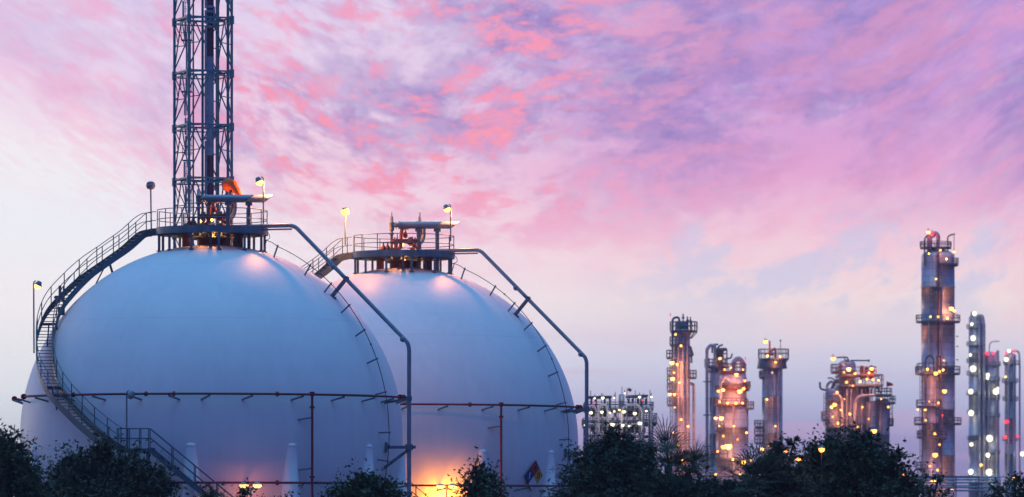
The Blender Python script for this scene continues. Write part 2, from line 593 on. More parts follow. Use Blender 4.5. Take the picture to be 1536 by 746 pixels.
# --- relief header on the platform
def make_header():
    c = Vector((C1.x, C1.y, ZD))
    t = thing('relief_header', 'twin slant cut vent pipes with valves on the nearer sphere platform', 'vent pipes', c, 'relief vents on the tank tops')
    sc = 1 / 24.9
    def q(px, py, dy=0.0):
        return at(px, py, D1 + dy)
    def cutpipe(xa, xb, py, dy, r):
        a, b = q(xa, py, dy), q(xb, py, dy)
        mb = MB()
        n = 20
        vs = []
        for x, k in ((a.x, 0), (b.x, 1)):
            for j in range(n):
                an = 2 * PI * j / n
                z = math.sin(an)
                off = (z - 1) * r * 1.2 if k else 0
                vs.append((x + off, a.y + math.cos(an) * r, a.z + z * r))
        mb.add(vs, [(j, (j + 1) % n, n + (j + 1) % n, n + j) for j in range(n)], True)
        ri = r * 0.9
        vi = []
        for x, k in ((b.x - 0.9, 0), (b.x, 1)):
            for j in range(n):
                an = 2 * PI * j / n
                z = math.sin(an)
                off = (z - 1) * r * 1.2
                vi.append((x + off, a.y + math.cos(an) * ri, a.z + z * ri))
        o = len(mb.v)
        mb.add(vi, [(j, n + j, n + (j + 1) % n, (j + 1) % n) for j in range(n)] + [tuple(range(n))], True)
        mb.add([vs[n + j] for j in range(n)] + [vi[n + j] for j in range(n)], [(j, (j + 1) % n, n + (j + 1) % n, n + j) for j in range(n)])
        mb.add(vs[:n], [tuple(range(n - 1, -1, -1))])
        mb.cyl((a.x - 0.0, a.y, a.z), (a.x + 0.08, a.y, a.z), r * 1.18, 16)
        return mb
    rp = 0.235
    cutpipe(309, 380.5, 298.2, -0.9, rp).build('vent_pipe', M['pipe'], t)
    cutpipe(340, 410, 298.2, 0.7, rp).build('vent_pipe', M['pipe'], t)
    # I posts that carry the pipes
    for px, dy in ((342.5, -0.9), (373.3, -0.9), (343, 0.7), (373.5, 0.7)):
        a, b = q(px, 345, dy), q(px, 304, dy)
        mb = MB().box((a.x, a.y, (a.z + b.z) / 2), 0.2, 0.2, b.z - a.z)
        mb.box((a.x, a.y, b.z - 0.09), 0.40, 0.3, 0.18)
        # posts stand on the shell through the open deck
        zs = C1.z + math.sqrt(max(0.1, R * R - (a.x - C1.x) ** 2 - (a.y - C1.y) ** 2)) - 0.03
        mb.box((a.x, a.y, (zs + a.z) / 2 - 0.0015), 0.19, 0.19, a.z - zs - 0.003)
        mb.build('pipe_post', M['steel'], t)
    # relief valves with pointed bonnets
    for px, dy in ((298, -0.9), (346, 0.7)):
        a = q(px, 345, dy)
        top = q(px, 277, dy).z
        mb = MB()
        H = top - a.z
        mb.lathe(a, [(0.09, 0.0), (0.09, H * .46), (0.18, H * .465), (0.18, H * .50), (0.11, H * .505), (0.11, H * .56), (0.17, H * .565), (0.17, H * .60),
                     (0.17, H * .74), (0.19, H * .742), (0.19, H * .76), (0.115, H * .765), (0.105, H * .88), (0.06, H * .90), (0.045, H * .93), (0.03, H), (0.001, H)], 14)
        x2 = q(px + 11.5, 298.2, dy)
        mb.cyl((a.x, a.y, x2.z), x2, 0.15, 12)
        mb.cyl((a.x + 0.26, a.y, x2.z), (a.x + 0.33, a.y, x2.z), 0.24, 12)
        mb.build('relief_valve', M['pipe'], t)
    # manifold below: flanged line, gate valves, curved risers
    def line(pts, r, name, mat, n=10, bendr=0.3):
        return MB().tube(bend([q(*p) for p in pts], bendr), r, n).build(name, mat, t)
    line([(297, 325, -.9), (330, 324, -.9), (341, 324, -.9)], 0.15, 'manifold_pipe', M['rust'])
    line([(276, 339, -1.3), (300, 339, -1.3), (313, 336, -1.0), (313, 318, -1.0), (315, 304, -0.9)], 0.12, 'manifold_pipe', M['rust'])
    line([(352, 304, 0.7), (352, 316, .7), (349, 326, .6), (338, 330, .3), (330, 344, .2)], 0.14, 'riser_pipe', M['pipe'])
    line([(305, 344, -.2), (305, 330, -.2), (312, 322, -.3), (335, 330, -.2), (345, 340, -.2)], 0.11, 'manifold_pipe', M['rust'])
    for px, py, dy, r, w in ((303, 324.5, -.9, .27, .10), (307, 324.5, -.9, .27, .10), (312, 324.5, -.9, .25, .10), (326, 324.5, -.9, .24, .10), (330, 324.5, -.9, .30, .26), (336.5, 324.5, -.9, .27, .1), (290, 339, -1.3, .22, .1), (283, 339, -1.3, .2, .1)):
        a = q(px, py, dy)
        MB().cyl(a - Vector((w / 2, 0, 0)), a + Vector((w / 2, 0, 0)), r, 18).build('flange', M['rust'], t)
    for px, py, dy in ((284, 331, -1.3), (291, 331, -1.3), (321, 309, -.4), (333, 335, -1.2), (329, 340, -1.4), (311, 340, -1.5)):
        a = q(px, py, dy)
        mb = MB().lathe(a, [(.02, -.42), (.14, -.36), (.17, -.2), (.12, -.05), (.06, 0), (.05, .18)], 12)
        pts = [a + Vector((math.cos(i * PI / 8) * .22, math.sin(i * PI / 8) * .22, .18)) for i in range(16)]
        mb.tube(pts, 0.028, 5, closed=True)
        for i in range(0, 16, 4):
            mb.cyl(a + UP * .18, pts[i], 0.02, 5)
        mb.build('hand_wheel_valve', M['rust'], t)
    # work lamps behind the manifold and under the deck
    for px, py, dy, pw in ((318, 330, .9, 160), (300, 332, .6, 90), (322, 357, 1.6, 110)):
        a = q(px, py, dy)
        b = MB().ball(a, 0.09, 6).build('work_lamp', M['sodium'], t)
        lamp_light(a + Vector((0, -0.3, -0.1)), (1.0, .36, .08), pw, t, .08)
    return t


header = make_header()
copy_thing(header, SHIFT, 'twin slant cut vent pipes with valves on the farther sphere platform')


# --- drain pipe down the right flank
def make_drain():
    AZ = -22.3
    a = math.radians(AZ)
    def q(r, z): return Vector((C1.x + math.cos(a) * r, C1.y + math.sin(a) * r, z))
    def z_at(py, r): return ZC + (HY - py) / F * (D1 + math.sin(a) * r)
    t = thing('drain_pipe', 'grey pipe stepping off the nearer platform and down past the right of that sphere', 'pipe', q(13.1, 0), 'grey pipes bent around the spheres')
    zt = z_at(338.5, 5)
    pts = [q(1.3, zt), q(5.45, zt), q(12.85, z_at(514, 13)), q(12.95, z_at(522, 13)), q(12.95, 0.0)]
    MB().tube(bend(pts, 0.35), 0.125, 12).build('pipe', M['pipe'], t)
    pts2 = [q(2.4, zt - 0.22), q(5.3, zt - 0.22)]
    MB().tube(pts2, 0.05, 8).build('tracer_pipe', M['pipe'], t)
    for r, z in ((8.0, None), (12.55, None)):
        k = (r - 5.45) / (12.85 - 5.45)
        p = q(r, zt + (z_at(514, 13) - zt) * k)
        MB().ball(p - UP * 0.08, 0.19, 6).build('coupling', M['pipe'], t)
    # upper support on the shell
    k = (8.85 - 5.45) / (12.85 - 5.45)
    top = q(8.85, zt + (z_at(514, 13) - zt) * k)
    foot = q(7.95, C1.z + math.sqrt(R * R - 7.95 ** 2) - 0.03)
    b = MB().beam(top + Vector((0.1, 0, 0.12)), foot, 0.30, 0.16)
    b.beam(foot + Vector((-0.25, 0, 0.12)), foot + Vector((0.25, 0, -0.12)), 0.5, 0.05)
    b.beam(top + Vector((-0.3, 0, 0.25)), top + Vector((0.3, 0, -0.2)), 0.34, 0.1)
    b.build('support_arm', M['steel'], t)
    # lower stand-off frame
    zl = z_at(671, 13)
    rs = math.sqrt(R * R - (zl - C1.z) ** 2)
    b = MB().beam(q(rs - 0.03, zl), q(13.35, zl), 0.16, 0.18)
    zd = z_at(703, 12)
    rd = math.sqrt(R * R - (zd - C1.z) ** 2)
    b.beam(q(rd - 0.03, zd), q(12.95, zl - 0.12), 0.15, 0.15)
    b.box(q(12.95, zl), 0.45, 0.45, 0.34)
    b.box(q(rs + 0.02, zl), 0.12, 0.5, 0.6)
    b.build('support_arm', M['steel'], t)
    zr = z_at(598, 13)
    rr = math.sqrt(R * R - (zr - C1.z) ** 2)
    b = MB().beam(q(rr - 0.03, zr - 0.25), q(13.1, zr), 0.12, 0.14)
    b.box(q(12.95, zr), 0.34, 0.34, 0.26)
    b.build('support_arm', M['steel'], t)
    return t


drain = make_drain()
copy_thing(drain, SHIFT, 'grey pipe stepping off the farther platform and down past the right of that sphere')


# --- earth cable on stand-offs
def make_cable():
    AZ = -27.4
    t = thing('cable_run', 'thin cable on short arms down the right face of the nearer sphere', 'cable', pol(AZ, 70, R), 'cables down the right of the spheres')
    rho = 12.28
    lats = [72, 68, 56, 47.5, 39, 30.5, 21.5, 11.8, 0.5, -7.5, -16]
    pts = [pol(AZ, l, rho - (0.10 if l < 70 else 0)) for l in np.linspace(72, -30, 52)]
    MB().tube(pts, 0.024, 6).build('cable', M['black'], t)
    for l in lats:
        b = MB().beam(pol(AZ, l, R - 0.03), pol(AZ, l, rho), 0.055, 0.085)
        b.build('stand_off_arm', M['steel'], t)
    for l in (52, 26, -3, -12):
        MB().ball(pol(AZ, l, rho - 0.1), 0.06, 6).build('cable_clip', M['black'], t)
    # slack loop at the platform edge
    p = hor(AZ, RP + 0.2, 0)
    lp = [Vector((p.x, p.y, ZD - 0.1)), Vector((p.x + .35, p.y, ZD - .25)), Vector((p.x + .45, p.y, ZD - .6)), Vector((p.x + .1, p.y, ZD - .75)), pol(AZ, 72, rho)]
    MB().tube(smooth_path(lp, 0.1), 0.02, 5).build('cable', M['black'], t)
    return t


cable = make_cable()
copy_thing(cable, SHIFT, 'thin cable on short arms down the right face of the farther sphere')


# --- red fire water ring
def make_ring():
    zu, zl = 2.24, -2.9
    t = thing('fire_water_pipe', 'dark red spray ring and drop pipe around the nearer sphere', 'water pipe', BASE1, 'red spray rings on the spheres')
    rr = 11.95
    r = 0.072
    def arc(a0, a1, dz, rad=rr):
        n = max(6, int(abs(a1 - a0) / 2.5))
        return [hor(a0 + (a1 - a0) * i / n, rad, dz) for i in range(n + 1)]
    MB().tube(arc(205, 343, zu), r, 10).build('spray_ring', M['red'], t)
    MB().tube(arc(-14, 178, zu - 0.02), r, 10).build('spray_ring', M['red'], t)
    MB().tube(arc(197, 345, zl), r, 10).build('spray_ring', M['red'], t)
    MB().tube(arc(-12, 190, zl), r, 10).build('spray_ring', M['red'], t)
    for az in (205, 343, -14, 178):
        a = hor(az, rr, zu)
        tng = Vector((-math.sin(math.radians(az)), math.cos(math.radians(az)), 0))
        MB().cyl(a - tng * 0.07, a + tng * 0.07, 0.17, 12).build('flange', M['red'], t)
    for az in (231, 263, 292, 255):
        for dz in (zu, zl):
            a = hor(az, rr, dz)
            tng = Vector((-math.sin(math.radians(az)), math.cos(math.radians(az)), 0))
            MB().cyl(a - tng * 0.07, a + tng * 0.07, 0.145, 12).build('flange', M['red'], t)
    # drop pipe
    azd = -57.3
    a = hor(azd, rr, zu)
    MB().tube([a + UP * 0.1, Vector((a.x, a.y, 0.1))], 0.075, 10).build('drop_pipe', M['red'], t)
    for dz in (0.1, -0.75, -4.8):
        MB().cyl(a + UP * (dz - 0.06), a + UP * (dz + 0.06), 0.15, 12).build('flange', M['red'], t)
    d = MB().ball(a, 0.15, 6)
    d.build('tee', M['red'], t)
    for dz in (-1.35, -4.3):
        z0 = a + UP * (dz - zu + zu)
        p = a + UP * (dz)
        lat = math.degrees(math.asin((p.z - C1.z) / R))
        f = pol(azd - 3.4, lat - 0.6, R - 0.02)
        MB().beam(p, f, 0.07, 0.08).build('bracket', M['steel'], t)
    # brackets, the arm dips to the shell
    for az in (199, 213, 226, 238, 250, 261.5, 273, 285, 300, 314, 327, 338, 352, 6, 24, 180, 172, 160):
        for dz, dd in ((zu, 0.0), (zl, 0.0)):
            p = hor(az, rr, dz - 0.1)
            l = math.degrees(math.asin((dz - 0.33) / R))
            f = pol(az - 2.6 if az > 263 or az < 40 else az + 2.6, l, R - 0.02)
            MB().beam(p, f, 0.075, 0.10).build('bracket', M['steel'], t)
    return t


ring = make_ring()
copy_thing(ring, SHIFT, 'dark red spray ring and drop pipe around the farther sphere')


# --- hazard diamond on the farther sphere
def make_sign():
    # centre on the shell, turned with the surface
    cx, cy = 800.5, 714.0
    Yd = D2 - 7.5
    for _ in range(8):
        p = at(cx, cy, Yd)
        dx, dz = p.x - C2.x, p.z - C2.z
        Yd = C2.y - math.sqrt((R + 0.12) ** 2 - dx * dx - dz * dz)
    p = at(cx, cy, Yd)
    n = (p - C2).normalized()
    s = UP.cross(n).normalized()
    u = n.cross(s)
    t = thing('hazard_sign', 'four colour hazard diamond with numerals on the lower right of the farther sphere', 'sign', p)
    H = 0.98; Wd = 0.86
    def quad(cs, cu, k, off, mat, name, par=t, thick=0.02):
        hw, hh = Wd / 2 * k, H / 2 * k
        c = p + s * cs + u * cu + n * off
        pts = [c + s * hw, c + u * hh, c - s * hw, c - u * hh]
        b = MB().add(pts + [q - n * thick for q in pts], [(0, 1, 2, 3), (7, 6, 5, 4), (0, 4, 5, 1), (1, 5, 6, 2), (2, 6, 7, 3), (3, 7, 4, 0)])
        return b.build(name, mat, par)
    quad(0, 0, 2.08, 0.0, M['black'], 'back_plate')
    quad(0, H / 2, 0.94, 0.025, M['sign_red'], 'red_panel')
    quad(-Wd / 2, 0, 0.94, 0.025, M['sign_blue'], 'blue_panel')
    quad(Wd / 2, 0, 0.94, 0.025, M['sign_yellow'], 'yellow_panel')
    quad(0, -H / 2, 0.94, 0.025, M['sign_white'], 'white_panel')
    for ch, cs, cu, mat in (('4', 0, H / 2, M['black']), ('1', -Wd / 2, 0, M['sign_white']), ('0', Wd / 2, 0, M['black'])):
        cu_ = bpy.data.curves.new('numeral', 'FONT')
        cu_.body = ch; cu_.size = 0.62; cu_.align_x = 'CENTER'; cu_.align_y = 'CENTER'; cu_.extrude = 0.006
        tmp = bpy.data.objects.new('numeral', cu_)
        COL.objects.link(tmp)
        bpy.context.view_layer.update()
        me = bpy.data.meshes.new_from_object(tmp.evaluated_get(bpy.context.evaluated_depsgraph_get()))
        bpy.data.objects.remove(tmp); bpy.data.curves.remove(cu_)
        me.materials.clear(); me.materials.append(mat)
        o = bpy.data.objects.new('numeral', me)
        COL.objects.link(o)
        o.parent = t
        Rm = Matrix((s, u, n)).transposed().to_4x4()
        o.matrix_local = Matrix.Translation(s * cs + u * cu + n * 0.036) @ Rm
    b = MB()
    for k in (-0.5, 0.5):
        b.cyl(p + s * k * 0.8 - n * 0.02, p + s * k * 0.8 - n * 0.25, 0.03, 6)
    b.build('fixing', M['steel'], t)


make_sign()


# ------------------------------------------------------------------ lamps near the tanks
def pole_lamp(name, label, base, top, lit, power, style='shade', side=1, group='pole lamps at the spheres', col=None, aim=None):
    base, top = Vector(base), Vector(top)
    t = thing(name, label, 'lamp', base, group)
    MB().tube([base, top - UP * 0.05], 0.045, 8).build('pole', M['steel'], t)
    col = col or AMB
    glass = {None: M['lens_off'], 1: M['amber'], 2: M['sodium']}[lit]
    if style == 'shade':       # wide hooded head hung off the pole top
        hb = MB()
        c = top + Vector((0.28 * side, 0, -0.12))
        ang = 0.45 * side
        R3 = Matrix.Rotation(ang, 3, 'Y')
        vs = []
        prof = [(0.04, 0.22), (0.13, 0.20), (0.17, 0.08), (0.25, -0.06)]
        n = 16
        for r, z in prof:
            for j in range(n):
                vs.append(c + R3 @ Vector((r * math.cos(2 * PI * j / n), r * math.sin(2 * PI * j / n), z)))
        fs = [(i * n + j, i * n + (j + 1) % n, (i + 1) * n + (j + 1) % n, (i + 1) * n + j) for i in range(3) for j in range(n)]
        hb.add(vs, fs, True); hb.add(vs[:n], [tuple(range(n))])
        hb.tube([top - UP * 0.2, top, top + Vector((0.12 * side, 0, 0.12))], 0.04, 6)
        hb.build('lamp_shade', M['steel'], t)
        bc = c + R3 @ Vector((0, 0, -0.12))
        MB().ball(bc, 0.235 if lit == 1 and power > 100 else 0.2, 8, 0.8).build('bulb', glass, t)
        lp = bc + R3 @ Vector((0, 0, -0.35)) + Vector((-0.7 * side, 0.75, 0.1))
    else:                      # bowl lamp standing on the pole
        hb = MB().lathe(top, [(0.03, -0.05), (0.06, 0.0), (0.12, 0.12), (0.26, 0.14), (0.20, 0.22), (0.08, 0.27), (0.01, 0.28)], 16)
        hb.build('lamp_shade', M['steel'], t)
        bc = top + UP * 0.0
        MB().lathe(top, [(0.10, 0.10), (0.25, 0.135), (0.29, 0.0), (0.22, -0.16), (0.08, -0.22), (0.01, -0.22)], 16).build('bulb', glass, t)
        lp = top + Vector((0.55, -0.55, -0.15))
    if lit and power:
        lamp_light(lp, col, power, t, 0.2)
    return t


def q1(px, py, dy=0.0): return at(px, py, D1 + dy)
def q2(px, py, dy=0.0): return at(px, py, D2 + dy)


pole_lamp('pole_lamp', 'unlit bowl lamp on a thin pole where the nearer staircase meets its platform', q1(227, 347, -.3), q1(226, 279, -.3), None, 0, 'bowl')
pole_lamp('pole_lamp', 'glowing yellow pole lamp right of the orange windsock', q1(395, 346, -.2), q1(395, 268, -.2), 1, 1600, 'shade', -1, col=(1.0, 0.32, 0.08))
pole_lamp('pole_lamp', 'hooded pole lamp at the far left, beside the outermost bend of the staircase', q1(51, 530, -4.6), q1(50.5, 424, -4.6), 1, 30, 'shade', 1)
pole_lamp('pole_lamp', 'unlit pole lamp standing on the low stair landing in front of the nearer sphere', at(190, 673, D1 - 12.9), at(190, 589, D1 - 12.9), None, 0, 'shade', 1)
pole_lamp('pole_lamp', 'brightest yellow pole lamp left of the farther platform, between the two spheres', q2(518, 368, -.9), q2(518, 318, -.9), 2, 1500, 'bowl', col=(1.0, 0.30, 0.05))
pole_lamp('pole_lamp', 'hooded yellow pole lamp over the right end of the farther platform', q2(676, 362, -.2), q2(676, 309, -.2), 1, 1600, 'shade', -1, col=(1.0, 0.32, 0.08))


def ground_lamp(label, px, py, Y, power, col):
    top = at(px, py, Y)
    t = thing('street_lamp', label, 'street lamp', (top.x, top.y, 0), 'low lamp posts in front of the spheres')
    MB().tube([(top.x, top.y, 0), top], [0.09, 0.05], 8).build('post', M['galv'], t)
    b = MB().beam(top + Vector((-0.45, 0, 0.0)), top + Vector((0.45, 0, 0.0)), 0.07)
    b.build('cross_arm', M['galv'], t)
    for sx in (-0.38, 0.38):
        c = top + Vector((sx, 0.05, 0.06))
        h = MB().lathe(c, [(0.30, 0.16), (0.27, 0.22), (0.10, 0.30), (0.01, 0.31)], 12)
        h.build('lamp_shade', M['galv'], t)
        MB().lathe(c, [(0.27, 0.155), (0.22, 0.03), (0.1, -0.03), (0.01, -0.03)], 12).build('bulb', M['amber'], t)
    lamp_light(top + Vector((0, 0.9, -0.95)), col, power, t, 0.35)
    return t


ground_lamp('twin headed lamp post in the brightest orange glow below the farther sphere', 670, 734, D2 - 12.4, 800, (1.0, 0.29, 0.025))
ground_lamp('twin headed lamp post before the bottom of the nearer sphere, in a dim pink glow', 376, 733, D1 - 12.8, 70, (1.0, 0.26, 0.16))


# --- windsock
def make_windsock():
    b = q1(343, 345, 1.2)
    t = thing('windsock', 'orange windsock drooping from a pole behind the vent pipes of the nearer sphere', 'windsock', b)
    top = q1(340, 278, 1.2)
    MB().tube([b, Vector((b.x, b.y, top.z + 0.2))], 0.04, 8).build('pole', M['steel'], t)
    pts = [q1(342, 277.5, 1.0), q1(346, 276.5, .7), q1(350, 279, .5), q1(354, 285, .4), q1(358, 291, .4), q1(361, 297, .4)]
    P = smooth_path(pts, 0.08)
    rs = [0.40 - 0.26 * i / (len(P) - 1) + 0.02 * math.sin(i * 1.3) for i in range(len(P))]
    MB().tube(P, rs, 16, cap=False).build('sock', M['orange'], t)
    a = P[0]; tg = (P[1] - P[0]).normalized()
    s = tg.cross(UP).normalized(); u = s.cross(tg)
    MB().tube([a + (s * math.cos(i * PI / 12) + u * math.sin(i * PI / 12)) * 0.41 for i in range(24)], 0.03, 6, closed=True).build('hoop', M['steel'], t)


make_windsock()


# ------------------------------------------------------------------ lattice tower behind
def make_tower():
    Y = 334.0
    s = F / Y
    c = at(304.5, 773, Y); c.z = 0
    r = 356 / 7.46 / s
    al = math.radians(22.2)
    def corner(k, z):
        # near corner left of centre, far corner right of centre
        a = [PI + al * 0, -PI / 2 - al, 0, PI / 2 - al][k]
        base = [PI, PI * 1.5, 0, PI / 2][k] - (al if k in (1, 3) else al)
        return Vector((c.x + math.cos(base) * r, c.y + math.sin(base) * r, z))
    t = thing('lattice_tower', 'tall teal steel lattice tower rising behind the nearer sphere out of the picture', 'tower', c)
    zt = at(0, -60, Y).z
    for k in range(4):
        b = MB().tube([corner(k, 0), corner(k, zt)], 0.095, 8)
        zz = at(0, 29, Y).z
        while zz > 1:
            b.lathe(corner(k, zz - 0.15), [(0.1, -0.3), (0.17, -0.28), (0.17, 0.28), (0.1, 0.3)], 8, False)
            zz -= 80 / s
        b.build('tower_leg', M['tower'], t)
    bay = 80 / s
    z = at(0, 29, Y).z + bay
    while z > -bay:
        z0, z1 = max(z - bay, 0.0), z
        hb = MB()
        for k in range(4):
            a, b = corner(k, z1), corner((k + 1) % 4, z1)
            hb.beam(a, b, 0.10, 0.12)
            hb.beam(a * .93 + b * .07 - UP * 0.30, b * .93 + a * .07 - UP * 0.30, 0.07, 0.08)
        m = [(corner(k, z1) + corner((k + 1) % 4, z1)) / 2 for k in range(4)]
        for k in range(4):
            hb.beam(m[k], m[(k + 1) % 4], 0.08)
        if z1 <= zt: hb.build('horizontal_frame', M['tower'], t)
        if bay > 0:
            for k in range(4):
                br = MB()
                a1, b1 = corner(k, z1), corner((k + 1) % 4, z1)
                a0, b0 = corner(k, z0 + 0.25), corner((k + 1) % 4, z0 + 0.25)
                mt = (a1 + b1) / 2
                br.cyl(mt, a0, 0.052, 6); br.cyl(mt, b0, 0.052, 6)
                ha, hb2 = (mt + a0) / 2, (mt + b0) / 2
                za = corner(k, (z0 + z1) / 2); zb = corner((k + 1) % 4, (z0 + z1) / 2)
                br.cyl(za, ha, 0.036, 6); br.cyl(zb, hb2, 0.036, 6)
                br.cyl(a1 - UP * 0.2, ha, 0.036, 6); br.cyl(b1 - UP * 0.2, hb2, 0.036, 6)
                br.build('brace', M['tower'], t)
        z -= bay
    # slender service pipes clamped inside the tower
    for px, rr, dy in ((303.3, 0.09, 0.4), (326.3, 0.085, 0.6), (341.5, 0.10, 0.3), (289.6, 0.06, 0.2)):
        p = at(px, 0, Y)
        MB().tube([(p.x, p.y + dy, 0.1), (p.x, p.y + dy, zt)], rr, 8).build('service_pipe', M['tower'], t)
    # caged ladder in offset flights
    segs = [(275.5, 283, 3, 34), (278.5, 285, 34, 62), (280.5, 286, 60, 118), (280, 285, 118, 140), (278, 284, 139, 176), (279, 286, 178, 205), (279.5, 286.5, 205, 236), (277.5, 285.5, 244, 280), (279.5, 287, 280, 320), (276, 284, 320, 420), (278, 286, 420, 520), (276, 284, 520, 640), (277, 283, -60, 3)]
    for (xa, xb, ya, yb) in segs:
        pa, pb = at(xa, ya, Y), at(xb, yb, Y)
        cx, zt_, zb_ = (pa.x + pb.x) / 2, pa.z, pb.z
        w = (pb.x - pa.x) / 2
        y0 = Y - 0.4
        lb = MB()
        for sx in (-1, 1):
            lb.beam((cx + sx * w * .75, y0, zb_), (cx + sx * w * .75, y0, zt_), 0.05)
        z = zb_ + 0.15
        while z < zt_:
            lb.beam((cx - w * .75, y0, z), (cx + w * .75, y0, z), 0.03); z += 0.30
        for k in range(5):
            a = PI * k / 4
            lb.beam((cx - math.cos(a) * w * 1.25, y0 - 0.08 - math.sin(a) * .45, zb_ + .1), (cx - math.cos(a) * w * 1.25, y0 - 0.08 - math.sin(a) * .45, zt_), 0.045, 0.02)
        z = zb_ + .1
        while z < zt_:
            lb.tube([(cx - math.cos(PI * k / 8) * w * 1.25, y0 - 0.08 - math.sin(PI * k / 8) * .45, z) for k in range(9)], 0.03, 5); z += 0.75
        lb.build('caged_ladder', M['galv'], t)
    for px, py in ((281, 62), (280.5, 139), (283, 242)):
        p = at(px, py, Y)
        b = MB().box((p.x, Y - 0.55, p.z), 0.75, 0.9, 0.06)
        for h in (0.5, 1.0):
            b.beam((p.x - .36, Y - 0.98, p.z + h), (p.x + .36, Y - 0.98, p.z + h), 0.04)
        for dx in (-.36, .36):
            b.beam((p.x + dx, Y - 0.98, p.z), (p.x + dx, Y - 0.98, p.z + 1.0), 0.04)
        b.build('rest_platform', M['tower'], t)
    # flare riser held in the tower
    fc = at(314, 0, Y - 0.2); fc.z = 0
    f = thing('flare_riser', 'thick vertical pipe banded maroon and grey inside the lattice tower', 'pipe', fc)
    rr = 5.7 / s
    zs = [zt, at(0, 86, Y).z, at(0, 232, Y).z, at(0, 330, Y).z, 0.0]
    for i, (m, w) in enumerate(((M['maroon'], 1.0), (M['palegrey'], 1.0), (M['maroon'], 1.0), (M['palegrey'], 1.0))):
        MB().tube([(fc.x + 0.05, fc.y, zs[i]), (fc.x + 0.05, fc.y, zs[i + 1])], rr, 24).build('pipe_section', m, f)
    for ya, yb in ((-50, 10), (20, 31), (45, 104), (121, 195), (212, 300)):
        # split sleeve along the left of the riser
        MB().tube([(fc.x - rr * 0.85, fc.y - 0.1, at(0, ya, Y).z), (fc.x - rr * 0.85, fc.y - 0.1, at(0, yb, Y).z)], 0.11, 8).build('tracer_pipe', M['palegrey'], f)
    for py in (11, 18, 34, 41, 104, 116, 172, 208, 232):
        p = at(0, py, Y)
        b = MB().lathe((fc.x, fc.y, p.z), [(rr * 0.8, -0.09), (rr * 1.28, -0.09), (rr * 1.28, 0.09), (rr * 0.8, 0.09)], 20, False)
        b.build('collar', M['palegrey'], f)
    for ya, yb in ((11, 41), (104, 116), (195, 208)):
        za, zb = at(0, ya, Y).z, at(0, yb, Y).z
        MB().box((fc.x + rr * 1.3, fc.y, (za + zb) / 2), 0.10, 0.5, za - zb).build('guide_plate', M['palegrey'], f)
    return t


make_tower()


